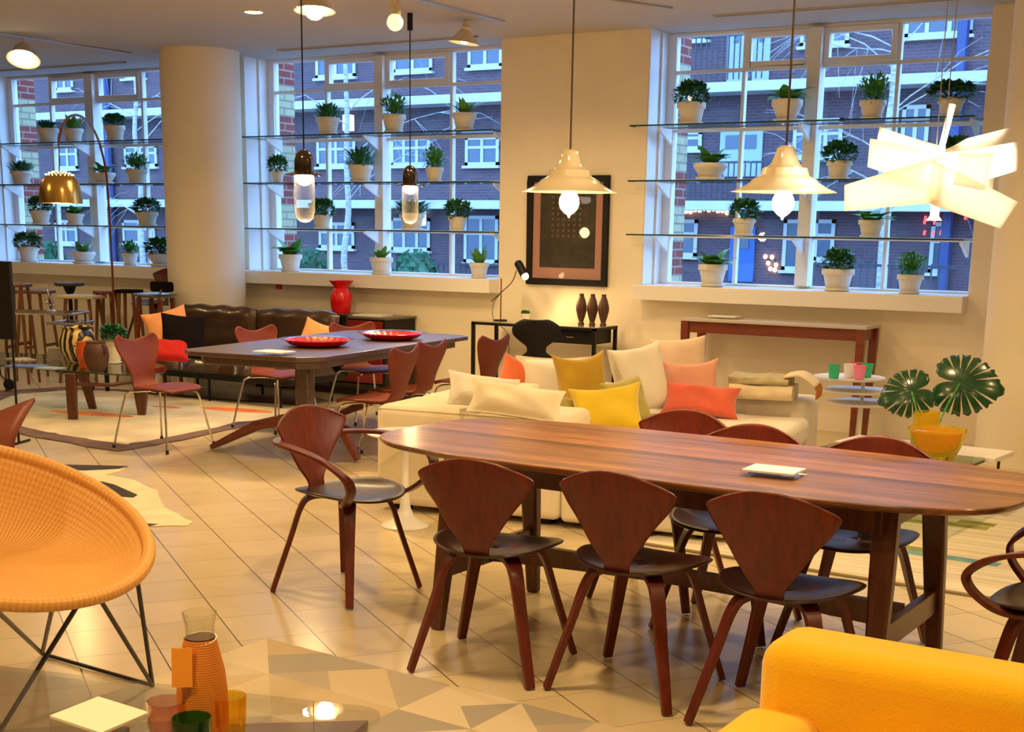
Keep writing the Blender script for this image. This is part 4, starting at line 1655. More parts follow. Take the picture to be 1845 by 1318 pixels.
# black metal desk
dk = empty('writing_desk', (-6.015, 10.49, 0), 0, 'black metal-framed writing desk with a pale top under the framed print', 'desk')
hx, hy, zt_ = .625, .21, .775
m = MB()
m.rng(-hx, hx, -hy, hy, zt_ - .006, zt_)
m.build('desk_top', mat('smoked_glass_top', (.40, .34, .24), .12, coat=.5), dk, smooth=False)
m = MB()
t = .014
for (xa, xb, ya, yb) in ((-hx, hx, -hy, -hy + 2 * t), (-hx, hx, hy - 2 * t, hy), (-hx, -hx + 2 * t, -hy, hy), (hx - 2 * t, hx, -hy, hy)):
    m.rng(xa, xb, ya, yb, zt_ - .03, zt_ - .0065)
m.build('frame', M['black'], dk, smooth=False)
for sx in (-1, 1):
    for sy in (-1, 1):
        MB().rng(sx * hx - sx * 2 * t, sx * hx, sy * hy - sy * 2 * t, sy * hy, 0, zt_ - .03).build('leg', M['black'], dk, smooth=False)
dr = MB().rng(.14, .585, -hy + .04, hy - .04, zt_ - .15, zt_ - .035).build('drawer', M['black'], dk, smooth=False, bevel=.003)
MB().rng(.33, .40, -hy + .03, -hy + .045, zt_ - .10, zt_ - .09).build('pull', M['steel'], dr, smooth=False)

for i, (px, lab) in enumerate(((1047, 'left of the three dark brown vases on the black desk'), (1067, 'middle of the three dark brown vases on the black desk'), (1087, 'right of the three dark brown vases on the black desk'))):
    q = wy(px, 575, 10.50)
    o = MB().lathe([(0, 0), (.026, 0), (.028, .012), (.020, .03), (.033, .07), (.047, .13), (.046, .165), (.034, .215), (.020, .248), (.019, .262), (.023, .268), (.018, .268), (.015, .25), (0, .25)], 28, fn=lambda a, z: 1 + .02 * math.cos(14 * a)).build('ribbed_vase', M['brownglaze'], None)
    o.location = (q.x, 10.50, zt_ + .001)
    tag(o, lab, 'vase', 'dark ribbed vases on the desk')
potted(947, zt_ + .001, .085, .075, 'tall', 'bushy', 1, .11, .06, 'tiny succulent in a white pot on the black desk beside the chair back', None, loc=(wy(947, 570, 10.5).x, 10.5, zt_ + .001), sauc=False)

# desk lamp
q = wy(902, 574, 10.50)
dl = empty('desk_lamp', (q.x, 10.50, zt_ + .001), 0, 'thin-armed desk lamp with a dark cylinder shade shining on the wall', 'desk lamp')
k = 11.85 / CF


def dlp(px, py, dy=0):
    return Vector(((px - 902) * k * 1.17, dy, (574 - py) * k))


MB().lathe([(0, 0), (.06, 0), (.06, .008), (0, .012)], 24).build('base', M['black'], dl)
MB().tube([(0, 0, .008), dlp(902, 497)], .006, 8).build('post', M['teak'], dl)
MB().tube(smooth_path([dlp(884, 540), dlp(902, 523), dlp(922, 503), dlp(930, 482)], 5), .004, 6).build('arm', M['black'], dl)
MB().tube(smooth_path([dlp(902, 523), dlp(886, 545, .02), dlp(885, 574, .04), dlp(890, 600, .23), dlp(892, 640, .25)], 5), .003, 6).build('cable', M['cord'], dl)
h0, h1 = dlp(931, 466), dlp(948, 490, -.03)
dd = (h1 - h0).normalized()
sh_ = MB()
sh_.tube([h0, h0 + dd * .01, h0 + dd * .02, h1], [.018, .032, .036, .038], 20)
shd = sh_.build('shade', M['black'], dl)
bulbm = mat('warm_lit_bulb', (1, .9, .7), .4, emis=((1.0, .74, .42), 30))
MB().sphere(h1 + dd * .012, .030, 12).build('bulb', bulbm, dl)
spot(Vector(dl.location) + h1 + dd * .05, Vector(dl.location) + h1 + dd * 1.0 + Vector((.15, .35, -.25)), 22, 120, .8, .03)

# framed print
a, c = wy(952, 317, WY - .02), wy(1093, 514, WY - .02)
fw, fh = (c.x - a.x) + .02, 0.0
zc0, zc1 = wy(1022, 514, WY - .02).z, wy(1022, 316, WY - .02).z
pf = empty('framed_print', ((a.x + c.x) / 2, WY - .001, zc0), 0, 'dark framed print with a pink mat hanging above the black desk', 'picture')
w2, hh = (c.x - a.x) / 2, zc1 - zc0
m = MB()
bw = .055
for (xa, xb, za, zb) in ((-w2, w2, 0, bw), (-w2, w2, hh - bw, hh), (-w2, -w2 + bw, bw, hh - bw), (w2 - bw, w2, bw, hh - bw)):
    m.rng(xa, xb, -.035, 0, za, zb)
m.build('frame', M['black'], pf, smooth=False, bevel=.004)
MB().rng(-w2 + bw, w2 - bw, -.012, -.002, bw, hh - bw).build('mat_board', mat('pink_mat_board', (.50, .28, .24), .8), pf, smooth=False)
MB().rng(-w2 + bw + .075, w2 - bw - .075, -.016, -.012, bw + .10, hh - bw - .06).build('print', mat('dark_print', (.035, .026, .018), .5, noise=(14, .6)), pf, smooth=False)
m = MB()
for r_ in range(9):
    for c_ in range(6):
        m.rng(-.16 + c_ * .055, -.16 + c_ * .055 + .022, -.019, -.016, .42 + r_ * .048, .42 + r_ * .048 + .022)
m.build('print_dots', mat('print_dots_bronze', (.14, .095, .045), .5), pf, smooth=False)
MB().rng(-w2 + bw, w2 - bw, -.024, -.022, bw, hh - bw).build('glazing', thin_glass('picture_glass', (.97, .97, .97), .2), pf, smooth=False)

# black shell chair at the desk
ant = empty('shell_desk_chair', (wy(968, 610, 9.55).x, 9.80, 0), R(20), 'black waisted shell chair with its back to the camera at the desk', 'chair')
m = MB()
prof = [(.20, .42), (.17, .44), (0, .43), (-.13, .43), (-.19, .47), (-.215, .56), (-.235, .66), (-.25, .76)]
wt = [(0, .10), (.05, .17), (.15, .21), (.30, .20), (.40, .15), (.46, .11), (.50, .105), (.555, .125), (.61, .13), (.665, .075), (.72, .078), (.775, .14), (.83, .19), (.89, .20), (.94, .185), (.975, .145), (1, .09)]
m.grid(shell(prof, wt, curltab=[(0, 0), (.4, .02), (1, .03)]), 14, 48)
m.build('seat_shell', M['black'], ant, solid=.012, sub=1)
for sx in (-1, 1):
    for sy in (-1, 1):
        MB().tube(smooth_path([(sx * .02, sy * .03, .405), (sx * .15, sy * .15, .395), (sx * .19, sy * .18, .33), (sx * .24, sy * .22, 0.0)], 5), .007, 8).build('leg', M['chrome'], ant)

ant.scale = (1.03, 1.05, 1.14)
ant.location.x -= .11

# sideboard and red vase
sb = empty('sideboard', (-8.45, 10.53, 0), 0, 'low dark sideboard with red lacquer doors against the wall behind the dining table', 'sideboard')
bx0, bx1 = -.85, wy(745, 572, 10.75).x + 8.45
MB().rng(bx0, bx1, -.24, .25, .12, .735).build('carcass', M['black'], sb, smooth=False, bevel=.004)
MB().rng(bx0 - .01, bx1 + .01, -.25, .26, .735, .755).build('worktop', mat('sideboard_top', (.10, .075, .06), .3, coat=.3), sb, smooth=False)
n = 3
for i in range(n):
    xa = lerp(bx0 + .02, bx1 - .02, i / n) + .006
    xb = lerp(bx0 + .02, bx1 - .02, (i + 1) / n) - .006
    MB().rng(xa, xb, -.255, -.24, .14, .72).build('door', M['redlac'], sb, smooth=False, bevel=.003)
for x in (bx0 + .08, bx1 - .08):
    for y in (-.18, .18):
        MB().rng(x - .02, x + .02, y - .02, y + .02, 0, .12).build('leg', M['black'], sb, smooth=False)
q = wy(615, 568, 10.5)
rv = MB().lathe([(0, 0), (.075, 0), (.08, .01), (.095, .05), (.108, .12), (.108, .17), (.09, .215), (.065, .245), (.070, .265), (.112, .312), (.116, .318), (.066, .27), (.060, .245), (.08, .21), (0, .05)], 60, fn=lambda a, z: 1 + (.07 * math.cos(9 * a) if z > .30 else (.03 * math.cos(9 * a) if z > .26 else .012 * math.cos(9 * a)))).build('frilled_vase', M['red'], None)
rv.location = (q.x, 10.5, .756)
tag(rv, 'red glazed vase with a frilled rim standing on the dark sideboard', 'vase')
e = tag(MB().rng(-.16, .16, -.11, .11, 0, .012).build('magazine', M['paper'], None, smooth=False), 'pale magazine lying flat on the dark sideboard right of the red vase', 'magazine')
e.location = (wy(672, 572, 10.5).x, 10.5, .756)
e.rotation_euler = (0, 0, .1)

# leather sofa
LX0, LX1 = -9.72, -7.74
LF, LB = 9.08, 9.93
ls = empty('leather_sofa', ((LX0 + LX1) / 2, (LF + LB) / 2, 0), 0, 'dark brown buttoned leather sofa on thin black legs beside the white column', 'sofa')
hx = (LX1 - LX0) / 2
hy = (LB - LF) / 2
soft(MB().rng(-hx, hx, -hy, hy - .06, .21, .27), 'base', M['black'], ls, .01)
nseat = 3
for i in range(nseat):
    xa, xb = lerp(-hx, hx, i / nseat) + .004, lerp(-hx, hx, (i + 1) / nseat) - .004
    m = MB()
    cxx = (xa + xb) / 2
    ww = (xb - xa) / 2

    def top(u, v, cxx=cxx, ww=ww):
        x, y = u * 2 - 1, v * 2 - 1
        r = max(0, 1 - abs(x) ** 6) * max(0, 1 - abs(y) ** 6)
        return Vector((cxx + x * ww, y * (hy - .10) - .06, .27 + .145 * r ** .5 + .012 * math.sin(x * 7 + i) * r * math.sin(y * 5)))
    m.grid(top, 18, 14)
    m.build('seat_cushion', M['leather'], ls, sub=1)
nb = 2
for i in range(nb):
    xa, xb = lerp(-hx, hx, i / nb) + .004, lerp(-hx, hx, (i + 1) / nb) - .004
    cxx = (xa + xb) / 2
    ww = (xb - xa) / 2
    m = MB()

    def bk(u, v, cxx=cxx, ww=ww, i=i):
        x, a = u * 2 - 1, v * 2 * PI
        r = max(0.02, 1 - abs(x) ** 8) ** .5
        yy = math.cos(a) * .10 * r
        zz = math.copysign(abs(math.sin(a)) ** .6, math.sin(a)) * .23 * (.85 + .15 * r)
        return Vector((cxx + x * ww, hy - .12 + yy - .05 * zz, .60 + zz + .008 * math.sin(x * 11 + i) * (zz > 0)))
    m.grid(bk, 22, 20)
    m.build('back_cushion', M['leather'], ls, sub=1)
MB().rng(-hx, hx, hy - .045, hy - .02, .24, .80).build('back_panel', M['black'], ls, smooth=False, bevel=.008)
for x in (-hx + .15, 0, hx - .15):
    for y in (-hy + .05, hy - .08):
        MB().tube([(x, y, .21), (x, y, 0)], .012, 8).build('leg', M['black'], ls)
GLS = 'cushions on the leather sofa'
o = pillow('black and peach cushion leaning at the left of the leather sofa', 330, 648, .43, 84, 88, 'blackfab', yaw=10, lean=22, roll=6, thick=.18, group=GLS)
o = pillow('peach wool cushion standing behind the black one on the leather sofa', 318, 640, .43, 84, 88, 'peach', yaw=4, lean=14, roll=-14, thick=.14, group=GLS)
pillow('red wool cushion lying low in front of the black one on the leather sofa', 308, 650, .43, 66, 46, 'redfab', yaw=0, lean=40, roll=4, thick=.14, group=GLS)
pillow('peach and cream cushion at the right of the leather sofa behind the table', 552, 645, .43, 54, 74, 'peach', yaw=0, lean=16, roll=22, thick=.14, group=GLS)
pillow('dark cushion lying flat at the right of the leather sofa', 568, 648, .43, 56, 50, 'blackfab', yaw=0, lean=50, roll=0, thick=.12, group=GLS)

# =================================================================== PENDANT AND CEILING LAMPS
def pendant_point(px, py, dist):
    return at(px, py, dist)


glow = mat('filament_bulb_glow', (1, .85, .6), .3, emis=((1.0, .70, .34), 16))


def cream_pendant(px, py, dist, lab):
    p = at(px, py, dist)
    e = empty('ceramic_pendant_lamp', p, 0, lab, 'pendant lamp', 'cream ceramic pendants over the oval table')
    prof = [(.020, .170), (.034, .160), (.042, .135), (.052, .108), (.066, .094), (.084, .088), (.087, .078), (.092, .062), (.115, .050), (.124, .044), (.128, .036), (.165, .014), (.200, 0)]
    inner = [(.195, .001), (.16, .011), (.12, .031), (.085, .055), (.06, .085), (.04, .11), (.0, .12)]
    MB().lathe([(0, .172)] + prof + inner, 48).build('shade', M['ivory'], e)
    MB().lathe([(0, .09), (.018, .09), (.018, .02), (0, .02)], 16).build('bulb_holder', M['ivoryin'], e)
    MB().lathe([(0, .02), (.016, .018), (.028, 0), (.040, -.025), (.042, -.045), (.036, -.066), (.02, -.083), (.006, -.092), (.003, -.102), (0, -.103)], 24).build('globe_bulb', glow, e)
    MB().tube([(0, 0, .165), (0, 0, CEIL - p.z)], .0045, 6).build('cord', M['cord'], e)
    point((p.x, p.y, p.z - .14), 16, .05)
    return e


cream_pendant(1026, 346, 5.6, 'cream ceramic pendant with a glowing bulb in front of the framed print')
cream_pendant(1412, 346, 5.15, 'cream ceramic pendant with a glowing bulb in front of the right-hand window')

tubeglass, tnt_, tb_ = nodes('tube_glass')
ttr = tnt_.nodes.new('ShaderNodeBsdfTransparent')
ttr.inputs[0].default_value = (.88, .88, .88, 1)
tb_.inputs['Base Color'].default_value = (.8, .8, .78, 1)
tb_.inputs['Roughness'].default_value = .08
tmx = tnt_.nodes.new('ShaderNodeMixShader')
tlw = tnt_.nodes.new('ShaderNodeLayerWeight')
tlw.inputs[0].default_value = .45
tma = tnt_.nodes.new('ShaderNodeMath')
tma.operation = 'MULTIPLY_ADD'
tma.inputs[1].default_value = .38
tma.inputs[2].default_value = .035
lk(tnt_, tlw.outputs['Facing'], tma.inputs[0])
lk(tnt_, tma.outputs[0], tmx.inputs[0])
lk(tnt_, ttr.outputs[0], tmx.inputs[1])
lk(tnt_, tb_.outputs[0], tmx.inputs[2])
lk(tnt_, tmx.outputs[0], tnt_.nodes['Material Output'].inputs[0])
blackgl = mat('dark_brown_gloss', (.014, .006, .004), .12, coat=.8)


def glass_pendant(px, py, dist, lab):
    p = at(px, py, dist)
    e = empty('glass_tube_pendant_lamp', p, 0, lab, 'pendant lamp', 'black and glass tube pendants over the dark table')
    MB().lathe([(0, .15), (.012, .15), (.03, .142), (.052, .12), (.062, .085), (.064, .03), (.064, .002), (0, .002)], 32).build('cap', blackgl, e)
    MB().lathe([(0, .002), (.06, -.002), (.125, -.014), (.127, -.008), (.06, .014), (0, .014)], 36).build('flange', blackgl, e)
    MB().lathe([(.060, -.006), (.066, -.02), (.068, -.12), (.066, -.24), (.055, -.285), (.032, -.305), (0, -.312)], 36).build('glass_tube', tubeglass, e)
    MB().lathe([(0, -.006), (.048, -.008), (.054, -.03), (.048, -.055), (.03, -.072), (0, -.08)], 24).build('bulb', mat('white_lit_bulb', (1, 1, 1), .3, emis=((1.0, .86, .66), 14)), e)
    MB().tube([(0, 0, .148), (0, 0, CEIL - p.z - .12)], .005, 6).build('cord', M['black'], e)
    MB().tube([(0, 0, CEIL - p.z - .13), (0, 0, CEIL - p.z)], .022, 12).build('ceiling_rose', M['black'], e)
    for a in (30, 150, 270):
        o = MB().sphere((.10 * math.cos(R(a)), .10 * math.sin(R(a)), -.012), .009, 8).build('screw', M['gold'], e)
    point((p.x, p.y, p.z - .36), 14, .05)


glass_pendant(548, 312, 8.8, 'nearer black-capped pendant with a long clear glass tube')
glass_pendant(739, 332, 11.0, 'farther black-capped pendant with a long clear glass tube')

# white pendant of crossed blades
p = at(1690, 310, 4.75)
wp = empty('blade_pendant_lamp', p, 0, 'dazzling white pendant lamp of crossed translucent blades at the right', 'pendant lamp')
bm_, nt_, b_ = nodes('translucent_white_blade')
b_.inputs['Base Color'].default_value = (.92, .90, .84, 1)
b_.inputs['Roughness'].default_value = .5
tr_ = nt_.nodes.new('ShaderNodeBsdfTranslucent')
tr_.inputs[0].default_value = (.97, .95, .90, 1)
mx_ = nt_.nodes.new('ShaderNodeMixShader')
mx_.inputs[0].default_value = .8
lk(nt_, b_.outputs[0], mx_.inputs[1])
lk(nt_, tr_.outputs[0], mx_.inputs[2])
lk(nt_, mx_.outputs[0], nt_.nodes['Material Output'].inputs[0])
kk = 4.75 / CF
vr = Vector((math.cos(CYAW - .0) * 1, math.sin(CYAW), 0))
vb = math.atan2(p.y, p.x) - PI / 2


def blade(pts, y0, bow):
    """pts: four corners (right, up) in metres, blade bows away from the bulb"""
    (ax, az), (bx_, bz), (cx_, cz), (dx, dz) = pts
    m = MB()

    def f(u, v):
        x = lerp(lerp(ax, bx_, u), lerp(dx, cx_, u), v)
        z = lerp(lerp(az, bz, u), lerp(dz, cz, u), v)
        return Vector((x, y0 - bow * (1 - (2 * u - 1) ** 2), z))
    m.grid(f, 14, 4)
    o = m.build('blade', bm_, wp, solid=.002)
    o.rotation_euler = (0, 0, vb)
    return o


def bp(*px):
    return [((x - 1690) * kk, (310 - y) * kk) for x, y in px]


blade(bp((1530, 335), (1700, 283), (1700, 364), (1533, 381)), -.08, .04)
blade(bp((1680, 292), (1828, 362), (1803, 408), (1676, 366)), -.09, .035)
blade(bp((1581, 228), (1700, 264), (1698, 350), (1572, 300)), .07, -.05)
blade(bp((1690, 272), (1735, 249), (1812, 229), (1770, 300)), .10, -.04)
blade(bp((1568, 252), (1700, 282), (1700, 348), (1567, 302)), -.03, .05)
blade(bp((1690, 276), (1822, 256), (1826, 306), (1690, 348)), .03, -.05)
blade(bp((1600, 262), (1790, 274), (1788, 350), (1600, 352)), .14, -.05)
blade(bp((1722, 280), (1780, 280), (1768, 344), (1718, 334)), -.12, .01)
MB().sphere((0, 0, -.0), .05, 14).build('bulb', mat('bright_lit_bulb', (1, 1, 1), .3, emis=((1.0, .86, .62), 620)), wp)
o = MB().tube([(0, .02, .05), (.03, .03, .23)], [.010, .012], 10).build('stem_sleeve', M['whitepl'], wp)
o.rotation_euler = (0, 0, vb)
for dx in (-.012, .012):
    MB().tube([(dx, 0, .05), (dx * 2, .02, CEIL - p.z)], .0018, 5).build('suspension_wire', M['steel'], wp)
MB().tube([(0, 0, -.05), (0, 0, -.15), (0, 0, -.165)], [.014, .016, .028], 12).build('lower_holder', M['ivory'], wp)

# gold dome arc lamp
p = at(110, 366, 10.4)
arc = empty('arc_floor_lamp', (fz(207, 690, 0).x, fz(207, 690, 0).y, 0), 0, 'arching floor lamp with a gold dome shade in front of the leftmost window', 'floor lamp')
base = Vector(arc.location)


def arcp(px, py, d):
    return at(px, py, d) - base


bd = (base).dot(_f) + CH * .0
bd = Vector((base.x, base.y, -CH)).dot(_f)
pth = [Vector((0, 0, .06))] + [arcp(x, y, lerp(bd, 10.4, t)) for x, y, t in ((205, 560, .02), (201, 460, .06), (193, 330, .15), (184, 275, .25), (170, 236, .4), (150, 212, .6), (130, 208, .78), (113, 224, .92), (106, 255, 1))]
MB().tube(smooth_path(pth, 5), .011, 8).build('arc_stem', M['teak'], arc)
MB().rng(-.16, .16, -.10, .10, 0, .10).build('base_block', mat('pale_marble', (.7, .68, .65), .3), arc, bevel=.01)
q = p - base
MB().tube([arcp(106, 255, 10.4), q + Vector((0, 0, .23))], .004, 6).build('cord', M['cord'], arc)
dome = MB().lathe([(0, .235), (.05, .232), (.10, .212), (.14, .16), (.156, .08), (.162, 0), (.158, 0), (.15, .08), (.134, .155), (.095, .204), (0, .226)], 40)
do = dome.build('dome_shade', M['gold'], arc)
do.location = q
MB().sphere((0, 0, .09), .05, 12).build('bulb', glow, arc).location = q
m = MB()
for ring, (rr, zz, n) in enumerate(((.052, .2325, 12), (.078, .2235, 16), (.102, .2115, 20))):
    for i in range(n):
        a = 2 * PI * i / n
        m.sphere((rr * math.cos(a), rr * math.sin(a), zz), .0062, 6)
o = m.build('vent_holes', mat('vent_glow', (1, .9, .6), .3, emis=((1, .82, .5), 3)), arc, weld=False)
o.location = q
point(p + Vector((0, 0, -.02)), 12, .05)

# ceiling tracks and spotlights
spotglow = mat('spot_glow', (1, .9, .75), .3, emis=((1.0, .80, .52), 22))
for (pa, pb, lab) in (((700, -16), (907, 38), 'thin lighting track across the ceiling towards the middle pier'), ((-30, 55), (235, 95), 'thin lighting track on the ceiling at the upper left'), ((1085, -4), (1210, 14), 'short end of a lighting track on the ceiling left of the right-hand window')):
    a, c = fz(*pa, CEIL - .005), fz(*pb, CEIL - .005)
    m = MB().strip([(0, 0, 0), c - a], .03, .014, Vector((c - a).cross(Vector((0, 0, 1)))))
    o = m.build('lighting_track', M['steel'], None, smooth=False)
    o.location = (a.x, a.y, CEIL - .008)
    tag(o, lab, 'lighting track')


def track_spot(px, py, dist, dirv, lab, kind, s=1.0, power=60, size=70):
    p = at(px, py, dist)
    e = empty('track_spotlight', p, 0, lab, 'spotlight')
    d = Vector(dirv).normalized()
    top = Vector((0, 0, CEIL - p.z - .002))
    back = -d * .06 * s
    MB().tube([top, Vector((0, 0, top.z * .5)), back], .009, 8).build('arm', M['ivory'], e)
    rot = d.to_track_quat('Z', 'Y').to_euler()
    if kind == 'cone':
        o = MB().lathe([(0, -.09), (.022, -.09), (.026, -.06), (.04, -.05), (.035, -.03), (.05, -.01), (.115, .06), (.111, .06), (.05, -.004), (0, -.01)], 28).build('shade', M['ivory'], e)
    elif kind == 'tube':
        o = MB().lathe([(0, -.14), (.03, -.14), (.036, -.12), (.036, .0), (.032, 0), (0, -.01)], 24).build('shade', M['ivory'], e)
    else:
        o = MB().lathe([(0, -.06), (.05, -.06), (.07, -.03), (.095, .03), (.11, .04), (.088, .035), (.05, -.01), (0, -.02)], 24).build('shade', M['ivory'], e)
    o.rotation_euler = rot
    o.scale = (s, s, s)
    o = MB().sphere((0, 0, .03 if kind != 'cone' else .035), {'cone': .03, 'tube': .052, 'bell': .055}[kind], 12).build('bulb', spotglow if kind != 'tube' else mat('silver_tip_bulb', (.9, .8, .62), .2, emis=((1.0, .75, .42), 1.3)), e)
    o.rotation_euler = rot
    o.scale = (s, s, s)
    l = spot(p + d * .14, p + d * 3, power, size)
    return e


track_spot(43, 98, 12.4, (.25, -.35, -.8), 'bright spotlight on the ceiling at the far upper left', 'bell', 1.35, 90)
track_spot(567, 6, 9.6, (.05, -.1, -1), 'brightest spotlight at the top edge, left of the two black pendants', 'bell', 1.35, 130)
track_spot(712, 32, 9.6, (.15, -.25, -.8), 'tube-shaped spotlight with a silvery bulb at the top edge between the black cords', 'tube', 1.15, 40)
track_spot(838, 62, 11.0, (-.12, -.05, -1), 'cone-shaped cream spotlight hanging near the middle window corner', 'cone', 1.15, 60)
p = fz(457, 22, CEIL)
e = empty('recessed_downlight', (p.x, p.y, CEIL), 0, 'round recessed downlight glowing in the ceiling at the upper left', 'downlight')
MB().lathe([(.07, -.001), (.095, -.006), (.10, 0), (.07, .0)], 32).build('trim_ring', M['gold'], e)
MB().lathe([(0, -.003), (.07, -.003), (.07, -.001), (0, -.001)], 32).build('lens', mat('downlight_glow', (1, .9, .7), .3, emis=((1.0, .76, .45), 6)), e)
spot((p.x, p.y, CEIL - .03), (p.x, p.y, 0), 60, 80)

# =================================================================== FAR LEFT CORNER
def stool(pxc, pyt, wpx, dist, lab, seatm, legm, kind='square', d=None, name='stool', cat='stool', thick=.035):
    p = at(pxc, pyt, dist)
    w = wpx * dist / CF
    e = empty(name, (p.x, p.y, 0), R(20), lab, cat)
    h = p.z
    if kind == 'round':
        MB().lathe([(0, h - thick), (w / 2 * .9, h - thick), (w / 2, h - thick * .6), (w / 2 * .98, h), (0, h)], 32).build('seat' if cat == 'stool' else 'tabletop', M[seatm], e)
        MB().lathe([(0, 0), (.20, 0), (.20, .012), (.03, .03), (.022, .1), (.022, h - .14), (.05, h - .09), (.07, h - thick), (0, h - thick)], 24).build('pedestal', M[legm], e)
    else:
        MB().rng(-w / 2, w / 2, -w * .4, w * .4, h - thick, h).build('seat' if cat in ('stool', 'chair') else 'tabletop', M[seatm], e, bevel=.012)
        for sx in (-1, 1):
            for sy in (-1, 1):
                MB().strip([(sx * w * .32, sy * w * .26, h - thick), (sx * w * .52, sy * w * .42, 0)], [.026, .020], [.024, .018], Vector((1, 0, 0))).build('leg', M[legm], e)
        for sx in (-1, 1):
            MB().rng(sx * w * .46 - .01, sx * w * .46 + .01, -w * .33, w * .33, h * .35, h * .35 + .03).build('rung', M[legm], e, smooth=False)
    return e


M['darkround'] = mat('dark_round_top', (.05, .045, .03), .4)
M['palewood'] = mat('pale_scrubbed_top', (.55, .47, .32), .5)
stool(125, 509, 54, 14.6, 'round dark pedestal table behind the pale-topped stool below the leftmost window', 'darkround', 'black', 'round', name='pedestal_table', cat='side table')
stool(148, 531, 70, 13.6, 'pale-topped low wooden table standing left of the bar stools', 'palewood', 'stoolwood', name='wooden_side_table', cat='side table')
stool(192, 523, 40, 13.7, 'wooden stool directly behind the lamp stem', 'teak', 'stoolwood')
stool(232, 521, 42, 13.4, 'wooden stool with a dark blue-black padded seat', 'blackfab', 'stoolwood')
stool(62, 522, 60, 14.2, 'tall open wooden stool right of the black panel', 'stoolwood', 'stoolwood', name='bar_stool')
e = stool(30, 510, 44, 13.4, 'wooden folding chair frame partly hidden by the black panel', 'stoolwood', 'stoolwood', name='folding_chair', cat='chair')
# low grey round-seated chair with a black pad
p = at(280, 532, 13.25)
e = empty('padded_chair', (p.x, p.y, 0), R(10), 'grey oval-seated chair with a black back pad left of the white column', 'chair')
hz = p.z
MB().lathe([(0, -.02), (.12, -.02), (.20, .0), (.215, .018), (.19, .012), (0, -.004)], 36, (0, 0, hz)).build('seat', M['steel'], e)
MB().rng(-.14, .12, .10, .15, hz + .03, hz + .13).build('back_pad', M['blackfab'], e, bevel=.02)
MB().tube([(0, .06, hz), (0, .12, hz + .06)], .012, 8).build('back_bracket', M['chrome'], e)
for sx in (-1, 1):
    for sy in (-1, 1):
        MB().strip([(sx * .12, sy * .10, hz - .02), (sx * .17, sy * .14, 0)], [.04, .028], [.03, .024], Vector((1, 0, 0))).build('leg', M['teak'], e)
# upright fan chair on a plinth, mostly hidden by the column
f2 = copy_tree(fan)
place(f2, -10.50, 10.24, R(180), 'fan-backed chair showing as a brown wedge against the left edge of the white column')
f2['category'] = 'chair'
if 'group' in f2:
    del f2['group']
f2.location.z = .34
pz = tag(MB().rng(-.25, .25, -.25, .25, 0, .338).build('display_plinth', M['whitepl'], None, smooth=False, bevel=.004), 'low white display plinth carrying the fan-backed chair beside the white column', 'plinth')
pz.location = (-10.50, 10.24, 0)

# black upright panel at the left edge
p = fz(8, 690, 0)
p = at(6, 545, 9.6)
e = empty('black_display_panel', (p.x, p.y, 0), CYAW - R(10), 'upright black panel on thin legs at the left photo edge', 'panel')
z1_ = at(6, 470, 9.6).z
z0_ = at(6, 612, 9.6).z
MB().rng(-.30, .075, -.02, .02, z0_, z1_).build('panel', M['black'], e, smooth=False, bevel=.004)
for x in (-.24, .05):
    m = MB().tube([(x, -.0, z0_), (x, 0, .01)], .009, 8)
    m.tube([(x, -.15, .01), (x, .15, .01)], .009, 8)
    m.build('leg', M['black'], e)

# glass and chrome trolley
p = at(75, 561, 12.6)
e = empty('bar_cart', (p.x, p.y, 0), CYAW - R(8), 'chrome and glass trolley behind the striped gold vase at the left', 'trolley')
zt2 = p.z
kx = 12.6 / CF
for (x0, x1, zz) in ((-95, 74, zt2), (28, 80, zt2 - .085), (-95, 74, zt2 - .42)):
    m = MB().rng(x0 * kx, x1 * kx, -.19, .19, zz - .012, zz)
    m.build('glass_shelf_board', M['clear'], e, smooth=False)
    m = MB()
    for y in (-.19, .19):
        m.tube([(x0 * kx, y, zz - .008), (x1 * kx, y, zz - .008)], .011, 8)
    for x in (x0 * kx, x1 * kx):
        m.tube([(x, -.19, zz - .008), (x, .19, zz - .008)], .011, 8)
    m.build('shelf_rail', M['chrome'], e)
for x in (-90 * kx, 66 * kx):
    for y in (-.18, .18):
        MB().tube([(x, y, zt2 - .01), (x, y, .10)], .009, 8).build('post', M['blackwire'], e)
        MB().box((x, y, .05), (.03, .02, .02)).build('castor_fork', M['black'], e)
        w_ = MB()
        w_.tube([(x, y - .014, .05), (x, y + .014, .05)], .05, 20)
        w_.build('wheel', M['rubber'], e)
p = at(92, 552, 12.6)
cs = empty('glass_candlestick', (p.x, p.y, zt2 + .001), 0, 'twisted clear glass candlestick standing on the chrome trolley', 'candlestick')
m = MB().lathe([(0, 0), (.05, 0), (.05, .008), (.012, .02), (0, .02)], 20)
m.build('foot', M['steel'], cs)
MB().tube(smooth_path([(.0, 0, .015), (.04, 0, .06), (-.005, .01, .11), (-.03, 0, .16), (-.04, 0, .21), (-.02, 0, .245)], 5), .011, 8).build('stem', M['chrome'], cs)
MB().tube(smooth_path([(.0, 0, .06), (-.06, 0, .08), (-.07, 0, .12)], 5), .008, 8).build('branch', M['chrome'], cs)

